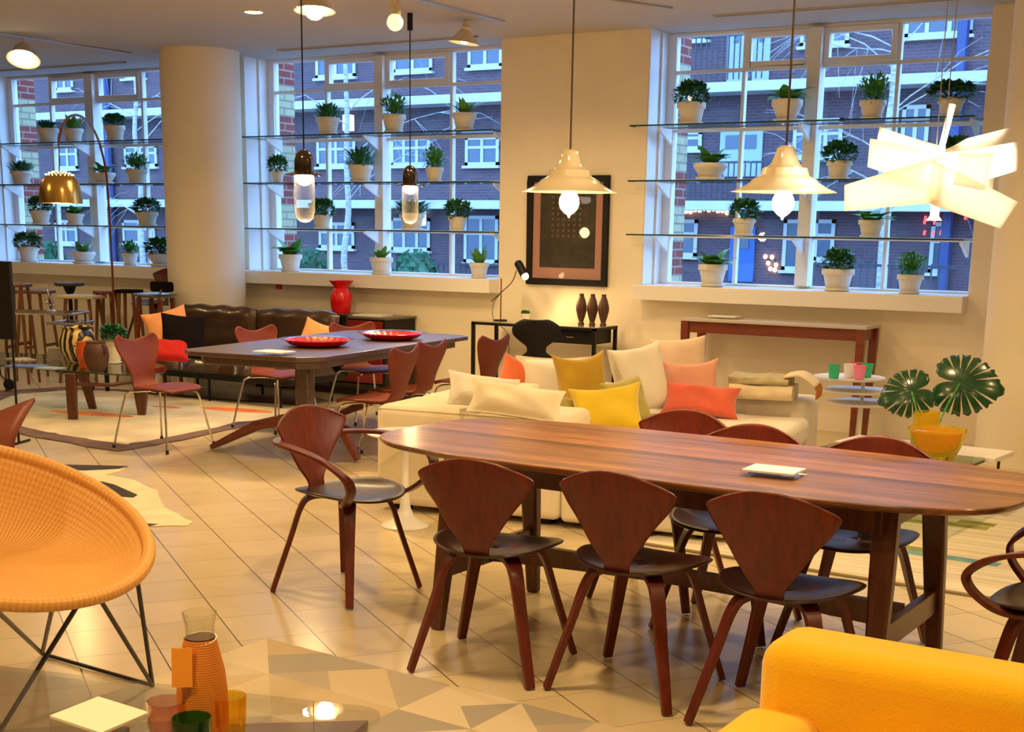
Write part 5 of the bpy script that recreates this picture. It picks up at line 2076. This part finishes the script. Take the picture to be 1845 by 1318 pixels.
# big black castor in front (trolley nearer the left edge)
p = fz(12, 706, 0)
e = empty('serving_cart', (p.x, p.y, 0), CYAW - R(10), 'low dark serving cart with a black wheel, cut off by the left photo edge', 'serving cart')
MB().tube([(.03, -.012, .075), (.03, .012, .075)], .052, 24).build('wheel', M['rubber'], e)
MB().tube([(.03, 0, .075), (-.05, 0, .16), (-.06, 0, .30)], .008, 8).build('strut', M['blackwire'], e)
MB().tube([(.03, 0, .075), (-.01, 0, .012), (.01, 0, .01)], .008, 8).build('stay', M['blackwire'], e)
MB().rng(-.40, -.04, -.12, .12, .29, .31).build('shelf', M['black'], e, smooth=False)

# low glass coffee table with a sculpted walnut base
GT = .40
gc = fz(140, 658, GT)
ga = empty('glass_coffee_table', (gc.x, gc.y, 0), 0, 'low glass coffee table on a sculpted dark wood base, holding vases and magazines', 'coffee table')
cor = [fz(-60, 652, GT), fz(230, 674, GT), fz(300, 664, GT), fz(250, 650, GT), fz(0, 634, GT), fz(-80, 640, GT)]
ol = smooth_path([(v.x - gc.x, v.y - gc.y, 0) for v in cor] + [(cor[0].x - gc.x, cor[0].y - gc.y, 0)], 6)[:-1]
_gt = MB().prism([(v.x, v.y) for v in ol], GT - .014, GT)
_gt.build('glass_top', thin_glass('dark_edged_glass', (.80, .86, .82), 1.3), ga, smooth=False)
m = MB()
m.tube([(v.x, v.y, GT - .008) for v in ol] + [(ol[0].x, ol[0].y, GT - .008)], .005, 5)
m.build('glass_edge', M['shelfedge'], ga)


def wl(px0, py0, px1, z0, z1, wd_, th, name='leg', mt='walnutleg'):
    a = fz(px0, py0, 0)
    m = MB()
    d = Vector((math.cos(CYAW), math.sin(CYAW), 0))
    x = Vector((a.x - gc.x, a.y - gc.y, 0))
    m.strip([x, x + d * px1 * .35 + Vector((0, 0, .16)), x + d * px1 + Vector((0, 0, z1))], [wd_[0], (wd_[0] + wd_[1]) / 2, wd_[1]], th, d)
    m.build(name, M[mt], ga, bevel=.008)


wl(132, 757, 0, 0, GT - .016, (.075, .085), .05)
wl(256, 749, .0, 0, GT - .016, (.06, .15), .05)
wl(168, 738, -.10, 0, GT - .016, (.06, .09), .045)
wl(194, 706, 0, 0, GT - .016, (.035, .05), .035, mt='black')
# rail joining the base pieces
a, c = fz(132, 757, 0) - gc, fz(256, 749, 0) - gc
MB().strip([(a.x, a.y, .30), ((a.x + c.x) / 2, (a.y + c.y) / 2 + .05, .27), (c.x, c.y, .30)], .03, .05, Vector((0, 0, 1)))  .build('rail', M['walnutleg'], ga, bevel=.006)


def on_table(px, py, z=GT):
    q = fz(px, py, z)
    return q


# striped gold vase
q = on_table(142, 652)
e = empty('striped_vase', (q.x, q.y, GT + .001), 0, 'bulbous vase with wavy gold and black stripes on the glass coffee table', 'vase')
sm, snt, sb_ = nodes('gold_black_stripes')
tcn = snt.nodes.new('ShaderNodeTexCoord')
wv = snt.nodes.new('ShaderNodeTexWave')
wv.inputs['Scale'].default_value = 7
wv.inputs['Distortion'].default_value = 3
wv.inputs['Detail Scale'].default_value = 1.2
rp = snt.nodes.new('ShaderNodeValToRGB')
rp.color_ramp.interpolation = 'CONSTANT'
rp.color_ramp.elements[0].color = (.02, .012, .008, 1)
rp.color_ramp.elements[1].position = .5
rp.color_ramp.elements[1].color = (.72, .55, .24, 1)
lk(snt, tcn.outputs['Object'], wv.inputs[0])
lk(snt, wv.outputs['Fac'], rp.inputs[0])
lk(snt, rp.outputs[0], sb_.inputs['Base Color'])
sb_.inputs['Roughness'].default_value = .3
e.scale = (1.35, 1.35, 1.3)
MB().lathe([(0, 0), (.05, 0), (.07, .015), (.105, .08), (.115, .14), (.10, .19), (.085, .215), (.10, .235), (.094, .238), (.078, .215), (.09, .18), (0, .06)], 40, fn=lambda a, z: 1 + .05 * math.sin(3 * a + z * 20)).build('vase_body', sm, e)
# orange jug and brown pot
q = on_table(152, 662)
e = empty('orange_jug', (q.x, q.y, GT + .001), 0, 'orange-red jug with a dark handle between the striped vase and the brown pot', 'jug')
MB().lathe([(0, 0), (.035, 0), (.04, .01), (.058, .08), (.062, .14), (.05, .19), (.056, .215), (.05, .215), (.044, .19), (0, .10)], 28).build('jug_body', M['orange'], e)
MB().tube(smooth_path([(-.04, -.04, .18), (-.075, -.05, .17), (-.085, -.055, .12), (-.05, -.05, .07)], 5), .006, 6).build('handle', M['brownglaze'], e)
q = on_table(175, 668)
e = empty('brown_pot', (q.x, q.y, GT + .001), 0, 'round dark brown stoneware pot in front of the striped gold vase', 'vase')
MB().lathe([(0, 0), (.045, 0), (.055, .01), (.078, .06), (.084, .11), (.078, .155), (.062, .185), (.068, .20), (.062, .202), (.055, .185), (.07, .15), (0, .05)], 32).build('pot_body', M['brownglaze'], e)
e.scale = (1.2, 1.2, 1.2)
for s in (-1, 1):
    MB().tube(smooth_path([(s * .062, 0, .18), (s * .092, 0, .165), (s * .095, 0, .13), (s * .08, 0, .11)], 5), .007, 6).build('handle', M['brownglaze'], e)
q = on_table(206, 654)
potted(206, GT + .001, .15, .20, 'tall', 'bushy', 0, .30, .24, 'bushy green plant in a pale pot behind the leftmost shell chair back', None, loc=(q.x, q.y, GT + .001))
for i, (px, py, w, d, rz, mt, lab) in enumerate(((48, 660, .30, .22, .5, mat('blue_magazine', (.10, .16, .42), .35), 'blue-covered magazine lying on the glass coffee table'),
                                              (90, 664, .20, .15, .2, mat('pale_blue_magazine', (.45, .58, .75), .2), 'pale shiny booklet beside the blue magazine on the glass table'),
                                              (38, 648, .24, .18, -.3, mat('patterned_magazine', (.42, .36, .30), .4, noise=(30, .7)), 'patterned magazine behind the blue one on the glass table'))):
    q = on_table(px, py)
    o = MB().rng(-w / 2, w / 2, -d / 2, d / 2, 0, .010).build('magazine', mt, None, smooth=False)
    o.location = (q.x, q.y, GT + .001)
    o.rotation_euler = (0, 0, rz)
    tag(o, lab, 'magazine')
q = on_table(100, 648)
e = empty('photo_frame', (q.x, q.y, GT + .001), CYAW + .2, 'small silver standing frame left of the striped vase', 'picture frame')
m = MB()
for (xa, xb, za, zb) in ((-.07, .07, 0, .012), (-.07, .07, .098, .11), (-.07, -.058, .012, .098), (.058, .07, .012, .098)):
    m.rng(xa, xb, -.006, .006, za, zb)
m.build('frame', M['chrome'], e, smooth=False)
MB().rng(-.058, .058, -.002, .002, .012, .098).build('picture', mat('grey_picture', (.30, .28, .25), .3), e, smooth=False)
MB().strip([(0, .006, .09), (0, .055, 0)], .03, .004, Vector((1, 0, 0))).build('strut', M['chrome'], e)

# =================================================================== RUGS AND HIDES
def flat(name, pts, z, mt, label=None, cat=None, th=.008, parent=None, bev=0):
    c = sum((Vector((p.x, p.y, 0)) for p in pts), Vector()) / len(pts)
    m = MB().prism([(p.x - c.x, p.y - c.y) for p in pts], 0, th)
    o = m.build(name, mt, parent, smooth=False)
    o.location = (c.x, c.y, z) if parent is None else Vector((c.x, c.y, z)) - Vector(parent.location)
    if label:
        tag(o, label, cat)
    return o


def wobble(pts, n, amp, seed):
    rnd = random.Random(seed)
    out = []
    for i, a in enumerate(pts):
        b = pts[(i + 1) % len(pts)]
        for k in range(n):
            t = k / n
            out.append(a.lerp(b, t) + Vector((rnd.uniform(-amp, amp), rnd.uniform(-amp, amp), 0)))
    return out


rugm = mat('cream_wool_rug', (.62, .55, .40), .95, noise=(1.6, .22), bump=(60, .3))
rugb = mat('plum_grey_rug_border', (.15, .095, .085), .95, noise=(5, .3))
rp_ = [fz(x, y) for x, y in ((212, 814), (325, 794), (460, 764), (600, 752), (650, 738), (520, 726), (440, 722), (194, 700), (100, 698), (0, 706), (-120, 745), (52, 786), (130, 800))]
e = empty('wool_rug', (rp_[0].x, rp_[0].y, 0), 0, 'large cream wool rug with a plum border and orange splashes under the glass coffee table', 'rug')
flat('border', wobble(rp_, 5, .015, 1), .001, rugb, parent=e, th=.007)
c = sum((Vector(p) for p in rp_), Vector()) / len(rp_)
flat('field', wobble([c.lerp(p, .86) for p in rp_], 5, .02, 2), .001, rugm, parent=e, th=.0085)
orr = mat('orange_wool_patch', (.75, .20, .06), .95, noise=(6, .3))
for (px, py, rx, ry) in ((165, 747, .42, .10), (425, 740, .36, .11), (300, 735, .14, .06)):
    q = fz(px, py)
    flat('orange_motif', [Vector((q.x + rx * math.cos(a), q.y + ry * math.sin(a) + .15 * rx * math.cos(a), 0)) for a in [i * PI / 12 for i in range(24)]], .0097, orr, parent=e, th=.001)

hp = [fz(x, y) for x, y in ((112, 838), (228, 841), (215, 850), (190, 856), (240, 866), (282, 884), (296, 916), (345, 941), (338, 948), (268, 949), (258, 941), (250, 960), (180, 990), (60, 1000), (-40, 930), (-20, 870), (60, 850))]
hide = empty('cowhide_rug', (hp[0].x, hp[0].y, 0), 0, 'cream cowhide with black patches on the floor behind the rattan chair', 'rug')
flat('hide', wobble(hp, 4, .008, 3), .001, mat('cream_cowhide', (.70, .60, .42), .8, noise=(6, .12)), parent=hide, th=.005)
blk = mat('black_cowhide', (.018, .013, .011), .7)
for pts in (((108, 838), (232, 841), (214, 846), (150, 849), (118, 847)), ((180, 868), (205, 874), (248, 893), (240, 898), (214, 896), (205, 890)), ((256, 944), (285, 946), (270, 949))):
    flat('black_patch', [fz(*q) for q in pts], .0065, blk, parent=hide, th=.001)

# striped cream rug beyond the oval table
a, b = fz(1444, 1027), fz(1765, 1078)
d = (b - a).normalized()
nn = Vector((-d.y, d.x, 0))
r0, r1 = a - d * .9, b + d * 1.6
rl = (r1 - r0).length
rugw = 3.0
e = empty('striped_rug', (r0.x, r0.y, 0), math.atan2(d.y, d.x), 'pale striped rug with olive and blue dashes beyond the oval table', 'rug')
sm2, snt, sb_ = nodes('striped_cream_rug')
tcn = snt.nodes.new('ShaderNodeTexCoord')
mpn = snt.nodes.new('ShaderNodeMapping')
mpn.inputs['Scale'].default_value = (.35, 9, 1)
nz_ = snt.nodes.new('ShaderNodeTexNoise')
nz_.inputs['Scale'].default_value = 2.6
nz_.inputs['Detail'].default_value = 5
rp = snt.nodes.new('ShaderNodeValToRGB')
rp.color_ramp.elements[0].position = .36
rp.color_ramp.elements[0].color = (.52, .45, .34, 1)
rp.color_ramp.elements[1].position = .56
rp.color_ramp.elements[1].color = (.66, .60, .47, 1)
lk(snt, tcn.outputs['Object'], mpn.inputs[0])
lk(snt, mpn.outputs[0], nz_.inputs['Vector'])
lk(snt, nz_.outputs['Fac'], rp.inputs[0])
lk(snt, rp.outputs[0], sb_.inputs['Base Color'])
sb_.inputs['Roughness'].default_value = .95
MB().rng(0, rl, 0, .03, .001, .010).build('edge_binding', mat('olive_brown_binding', (.22, .17, .07), .9), e, smooth=False)
MB().rng(0, rl, .03, rugw, .001, .009).build('field', sm2, e, smooth=False)
inv = Matrix.Rotation(-math.atan2(d.y, d.x), 4, 'Z')
for (px, py, w, col) in ((1600, 935, .42, 'olive'), (1760, 945, .20, 'olive'), (1545, 988, .46, 'olive'), (1640, 990, .16, 'olive'), (1715, 1008, .46, 'blue'), (1740, 950, .24, 'olive')):
    q = inv @ (fz(px, py) - r0)
    m = MB().rng(q.x - w / 2, q.x + w / 2, q.y - .045, q.y + .045, .0093, .0103)
    m.build('coloured_dash', mat('olive_dash', (.26, .26, .05), .95, noise=(8, .3)) if col == 'olive' else mat('blue_dash', (.12, .28, .36), .95, noise=(8, .3)), e, smooth=False)

# patchwork rug of triangles in the foreground
c0 = fz(481, 1152)
e1 = (fz(1073, 1303) - c0)
e1.z = 0
e1.normalize()
e2 = (fz(200, 1249) - c0)
e2.z = 0
e2.normalize()
pr = empty('patchwork_rug', (c0.x, c0.y, 0), 0, 'patchwork rug of cream, tan and grey triangles in the foreground', 'rug')
cols = [mat('patch_cream', (.62, .53, .39), .7), mat('patch_tan', (.50, .39, .25), .7), mat('patch_grey', (.35, .31, .27), .7), mat('patch_beige', (.56, .46, .32), .7), mat('patch_taupe', (.42, .36, .29), .7)]
ccell = .30
rnd = random.Random(4)
m = MB()
NX, NY = 9, 8
Lr = (fz(200, 1249) - c0).length


def P2(i, j, sk=.0):
    return e1 * (i * ccell) + e2 * (j * ccell)


for i in range(NX):
    for j in range(NY):
        a, b, c, d_ = P2(i, j), P2(i + 1, j), P2(i + 1, j + 1), P2(i, j + 1)
        z = Vector((0, 0, .006))
        ks = [rnd.randrange(5) for _ in range(4)]
        if (i + j) % 2:
            mid = (b + d_) / 2
            tris = [(a, b, d_), (b, c, mid), (mid, c, d_)]
        else:
            mid = (a + c) / 2
            tris = [(a, b, mid), (b, c, mid), (a, c, d_)]
        for t_, kk_ in zip(tris, ks):
            m.mi = kk_
            f_ = m.quad(*[v + z for v in t_])
            f_.material_index = kk_
m.build('patches', cols, pr, smooth=False, weld=False)
q0, q1, q2, q3 = P2(0, 0), P2(NX, 0), P2(NX, NY), P2(0, NY)
MB().prism([(q.x, q.y) for q in (q0, q1, q2, q3)], .0005, .0055).build('backing', cols[3], pr, smooth=False)

# =================================================================== RATTAN CHAIR
RC, RN, RR = Vector((-3.50, 2.66, .668)), Vector((math.cos(R(3)) * math.cos(R(68.5)), math.sin(R(3)) * math.cos(R(68.5)), math.sin(R(68.5)))), .505
rc = empty('rattan_bowl_chair', (RC.x, RC.y, 0), 0, 'round woven rattan bowl chair on black rod legs at the left', 'armchair')
rm, rnt, rb = nodes('woven_rattan')
tcn = rnt.nodes.new('ShaderNodeTexCoord')
spn = rnt.nodes.new('ShaderNodeSeparateXYZ')
lk(rnt, tcn.outputs['Object'], spn.inputs[0])


def rmath(op, a, b=None):
    n = rnt.nodes.new('ShaderNodeMath')
    n.operation = op
    for i, v in enumerate((a, b)):
        if v is None:
            continue
        if isinstance(v, (int, float)):
            n.inputs[i].default_value = v
        else:
            lk(rnt, v, n.inputs[i])
    return n.outputs[0]


angn = rmath('ARCTAN2', spn.outputs['Y'], spn.outputs['X'])
radn = rmath('SQRT', rmath('ADD', rmath('MULTIPLY', spn.outputs['X'], spn.outputs['X']), rmath('MULTIPLY', spn.outputs['Y'], spn.outputs['Y'])))
rib = rmath('SINE', rmath('MULTIPLY', angn, 180))
ring = rmath('SINE', rmath('MULTIPLY', radn, 560))
par = rmath('SINE', rmath('MULTIPLY', angn, 52))
hgt = rmath('ADD', rmath('MULTIPLY', rib, .7), rmath('MULTIPLY', ring, .22))
fac = rmath('ADD', rmath('MULTIPLY', hgt, .22), .5)
rp = rnt.nodes.new('ShaderNodeValToRGB')
rp.color_ramp.elements[0].color = (.62, .26, .045, 1)
rp.color_ramp.elements[1].color = (.86, .50, .15, 1)
lk(rnt, fac, rp.inputs[0])
lk(rnt, rp.outputs[0], rb.inputs['Base Color'])
bpn = rnt.nodes.new('ShaderNodeBump')
bpn.inputs['Strength'].default_value = .5
bpn.inputs['Distance'].default_value = .004
lk(rnt, hgt, bpn.inputs['Height'])
lk(rnt, bpn.outputs[0], rb.inputs['Normal'])
rb.inputs['Roughness'].default_value = .5
rq = RN.to_track_quat('Z', 'Y')
m = MB()
XA = rq.inverted() @ Vector((1, 0, 0))       # direction of the front lip in the bowl's own frame
xa = math.atan2(XA.y, XA.x)


def bowl(u, v):
    a = u * 2 * PI
    r = max(v, .004)
    xf = r * math.cos(a - xa)                 # +1 at the front lip, -1 at the back rim
    wall = -.50 * (1 - r) ** .72
    seat = -.012 - .30 * ((1 - xf) / 2) ** .9 - .03 * (1 - r * r)
    k_ = 26
    z = math.log(math.exp(k_ * wall) + math.exp(k_ * seat)) / k_ - .0
    z = min(0, z) * (1 - r ** 14)
    return Vector((RR * r * math.cos(a), RR * r * math.sin(a), z))


m.grid(bowl, 84, 22)
bo = m.build('woven_bowl', rm, rc, solid=.016)
bo.rotation_euler = rq.to_euler()
bo.location = (0, 0, RC.z)
m = MB()
m.tube([(RR * math.cos(2 * PI * i / 72), RR * math.sin(2 * PI * i / 72), 0) for i in range(73)], .022, 10, caps=False)
ro = m.build('rim', rm, rc)
ro.rotation_euler = rq.to_euler()
ro.location = (0, 0, RC.z)


def bowl_pt(a, r):
    return rq @ (bowl(a / (2 * PI), r) + Vector((0, 0, -.012))) + Vector((0, 0, RC.z))


f1, f2_ = fz(275, 1234, .01), fz(76, 1177, .01)
f3 = fz(-18, 1345, .01)
f4 = f2_ + (f3 - f1)
o3 = Vector((RC.x, RC.y, 0))
feet = [f1 - o3, f2_ - o3, f4 - o3, f3 - o3]


def nearest(px, py, r):
    best = None
    for i in range(180):
        a = 2 * PI * i / 180
        P = bowl_pt(a, r) + o3
        q = P - Vector((0, 0, CH))
        w = q.dot(_f)
        X_, Y_ = W / 2 + CF * q.dot(_r) / w, CPY - CF * q.dot(_u) / w
        dd_ = (X_ - px) ** 2 + (Y_ - py) ** 2
        if best is None or dd_ < best[0]:
            best = (dd_, P - o3)
    return best[1]


tops = [[nearest(255, 1038, .97), nearest(178, 1084, .93)], [nearest(100, 1092, .85), nearest(-8, 1092, .85)],
        [bowl_pt(xa + 2.6, .9), bowl_pt(xa - 2.9, .9)], [nearest(152, 1090, .90), nearest(-120, 1070, .9)]]
for fpt, tp in zip(feet, tops):
    for t_ in tp:
        MB().tube([t_, fpt], .0075, 8).build('rod_leg', M['blackwire'], rc)
for i in (0, 2):
    MB().tube([feet[i], feet[(i + 1) % 4]], .0075, 8).build('base_rod', M['blackwire'], rc)

# plywood chair cut off at the left edge
p = at(28, 770, 6.3)
e = empty('plywood_lounge_chair', (p.x - .25, p.y - .1, 0), 0, 'corner of a brown plywood chair back at the left edge above the rattan chair', 'chair')
ofs = Vector(e.location)


def lp(px, py, d):
    return at(px, py, d) - ofs


m = MB()
A0, A1, A2, A3 = lp(-150, 800, 6.1), lp(63, 719, 6.45), lp(24, 815, 6.2), lp(-150, 880, 5.95)


def plate(u, v):
    a = A0.lerp(A1, u)
    b = A3.lerp(A2, u)
    q = a.lerp(b, v)
    return q + Vector((.04, -.06, 0)) * (1 - (2 * v - 1) ** 2)


m.grid(plate, 10, 8)
m.build('backrest', M['s7'], e, solid=.02)
m = MB()
B0 = A3 + Vector((0, .0, -.02))
m.grid(lambda u, v: (A3.lerp(A2, u * .9)) + Vector((-.10, -.40, -.06)) * v + Vector((0, 0, -.03)) * math.sin(v * PI), 8, 8)
m.build('seat', M['s7'], e, solid=.02)
for (x, y) in ((-.35, -.1), (.1, .1), (-.3, -.42), (.05, -.3)):
    t_ = A3.lerp(A2, .5) + Vector((x * .6, y * .6, -.08))
    MB().tube([t_, (t_.x * 1.0 + x * .2, t_.y + y * .2, 0)], .012, 8).build('leg', M['black'], e)

# =================================================================== YELLOW ARMCHAIR (front right)
yx0 = fz(1355, 1165, .70).x
yy0 = fz(1355, 1165, .70).y
YW = .70
yc = empty('yellow_armchair', (yx0 + YW / 2, yy0 - .3, 0), R(-1), 'bright yellow upholstered armchair with its low arms towards the camera, front right', 'armchair')
hw = YW / 2
yb = .30
soft(MB().rng(-hw, hw, yb, yb + .21, .14, .715), 'backrest', M['yellowfab'], yc, .055)
soft(MB().rng(-hw - .02, -hw + .16, -.50, yb + .02, .14, .575), 'armrest', M['yellowfab'], yc, .05)
soft(MB().rng(hw - .16, hw + .02, -.50, yb + .02, .14, .575), 'armrest', M['yellowfab'], yc, .05)
soft(MB().rng(-hw + .165, hw - .165, -.50, yb - .005, .28, .44), 'seat_cushion', M['yellowfab'], yc, .05)
soft(MB().rng(-hw + .16, hw - .16, -.48, yb, .14, .275), 'base', M['yellowfab'], yc, .02)
for x in (-hw + .07, hw - .07):
    for y in (-.42, yb + .12):
        MB().tube([(x, y, .145), (x, y, 0)], .016, 10).build('leg', M['black'], yc)

# =================================================================== FOREGROUND GLASS TABLE
FT = .45
ca, cb = fz(700, 1276, FT), fz(473, 1251, FT)
d = (ca - cb).normalized()
ft = empty('foreground_glass_table', (ca.x, ca.y, 0), math.atan2(d.y, d.x), 'glass table with a rounded corner in the foreground holding carafe and tumblers', 'coffee table')
TW, TD = 1.25, .75
rr = .07
ol = []
for (cx_, cy_, a0) in ((-rr, -rr, 0), (-TW + rr, -rr, 90), (-TW + rr, -TD + rr, 180), (-rr, -TD + rr, 270)):
    for k_ in range(7):
        a = R(a0 + 15 * k_)
        ol.append((cx_ + rr * math.cos(a), cy_ + rr * math.sin(a)))
MB().prism(ol, FT - .012, FT).build('glass_top', thin_glass('foreground_glass', (.95, .97, .94), 1.3), ft, smooth=False)
sa, sb2 = fz(664, 1296, .36), fz(470, 1322, .36)
inv = Matrix.Rotation(-math.atan2(d.y, d.x), 4, 'Z')
s1 = inv @ (Vector((sa.x, sa.y, 0)) - Vector((ca.x, ca.y, 0)))
MB().prism([(s1.x, s1.y), (s1.x - .42, s1.y - .17), (s1.x - .52, s1.y - .5), (s1.x - .02, s1.y - .5)], .33, .36).build('wooden_shelf', M['walnutleg'], ft, smooth=False, bevel=.003)
for (x, y) in ((s1.x - .45, s1.y - .42), (s1.x - .05, s1.y - .42)):
    MB().strip([(x, y, FT - .0125), (x, y, 0)], [.05, .035], .035, Vector((1, 0, 0))).build('leg', M['walnutleg'], ft)
for (x, y) in ((-TW + .12, -.12), (-TW + .12, -TD + .12)):
    MB().strip([(x, y, FT - .0125), (x, y, 0)], [.05, .035], .035, Vector((1, 0, 0))).build('leg', M['walnutleg'], ft)


def standing(px, pytop, ztop):
    q = fz(px, pytop, ztop)
    return (q.x, q.y, FT + .001)


# carafe
cf = empty('wrapped_carafe', standing(359, 1101, FT + .285), R(10), 'glass carafe wrapped in woven orange cane with a paper tag', 'carafe')
MB().lathe([(0, .004), (.044, .004), (.050, .02), (.051, .10), (.047, .15), (.036, .20), (.031, .225), (.031, .25), (.038, .283), (.0365, .284), (.029, .25), (.029, .22), (.034, .198), (.045, .148), (.048, .1), (.047, .02), (0, .008)], 40).build('glass_body', M['clear'], cf)
cw, cnt, cb_ = nodes('woven_cane')
tcn = cnt.nodes.new('ShaderNodeTexCoord')
bkn = cnt.nodes.new('ShaderNodeTexWave')
bkn.inputs['Scale'].default_value = 60
bkn.bands_direction = 'Z'
bkn.inputs['Distortion'].default_value = 1.5
rp = cnt.nodes.new('ShaderNodeValToRGB')
rp.color_ramp.elements[0].color = (.48, .12, .012, 1)
rp.color_ramp.elements[1].color = (.85, .34, .045, 1)
lk(cnt, tcn.outputs['Object'], bkn.inputs[0])
lk(cnt, bkn.outputs['Fac'], rp.inputs[0])
lk(cnt, rp.outputs[0], cb_.inputs['Base Color'])
cb_.inputs['Roughness'].default_value = .6
MB().lathe([(.0, .0), (.048, .0), (.0545, .02), (.0555, .10), (.051, .15), (.040, .20), (.035, .225), (.033, .222), (.038, .198), (.048, .148), (.052, .1), (.051, .02), (.0, .003)], 48, fn=lambda a, z: 1 + .008 * math.cos(24 * a)).build('cane_wrap', cw, cf)
MB().lathe([(.0, .2255), (.0315, .2255), (.0315, .2265), (0, .2265)], 24).build('liquid', M['brownglaze'], cf)
o = MB().rng(-.022, .022, -.0015, .0015, -.085, 0).build('tag', mat('orange_card', (.86, .33, .03), .7), cf, smooth=False)
o.location = (-.010, -.055, .215)
o.rotation_euler = (R(-9), 0, R(25))
m = MB().tube([(.035 * math.cos(a), .035 * math.sin(a), .222 + .006 * math.sin(a)) for a in [i * PI / 10 for i in range(21)]], .002, 5)
m.build('string', M['paper'], cf)


def tumbler(px, pyt, h, r, col, n, tw, lab, colname):
    x, y, z = standing(px, pyt, FT + h)
    e = empty('glass_tumbler', (x, y, z), 0, lab, 'glass', 'coloured tumblers on the foreground table')
    fn = (lambda a, zz: 1 + .035 * math.cos(n * a + tw * zz)) if n else None
    MB().lathe([(0, .0), (r * .80, .0), (r * .86, .006), (r * .96, h * .5), (r, h), (r * .93, h), (r * .88, h * .5), (r * .78, .012), (0, .010)], 72, fn=fn).build('tumbler_body', col, e)


g1 = thin_glass('mauve_glass', (.93, .74, .70), 1.2, .05)
g2 = thin_glass('green_glass', (.22, .62, .24), 1.2, .05)
g3 = thin_glass('yellow_ribbed_glass', (1.0, .84, .28), 1.2, .05)
tumbler(299, 1262, .092, .042, g1, 10, 60, 'mauve tumbler with a twisted diamond pattern beside the white card', 'mauve')
tumbler(345, 1292, .085, .042, g2, 0, 0, 'short dark green tumbler between the mauve and the yellow ones', 'green')
tumbler(410, 1253, .095, .040, g3, 20, 0, 'tall ribbed yellow tumbler right of the carafe', 'yellow')

# clear block with a white card
c1, c2, c3 = fz(88, 1289, FT + .04), fz(177, 1254, FT + .04), fz(270, 1283, FT + .04)
ux = (c3 - c2)
uy = (c1 - c2)
c4 = c1 + ux
cen = (c1 + c3) / 2
e = empty('acrylic_card_block', (cen.x, cen.y, FT + .001), 0, 'white card on a clear acrylic block at the lower left beside the mauve tumbler', 'card holder')
pol = [(v.x - cen.x, v.y - cen.y) for v in (c1, c4, c3, c2)]
MB().prism(pol, 0, .034).build('acrylic_block', M['clear'], e, smooth=False)
MB().prism([(x * .985, y * .985) for x, y in pol], .034, .040).build('card', mat('warm_white_card', (.86, .82, .70), .6), e, smooth=False)
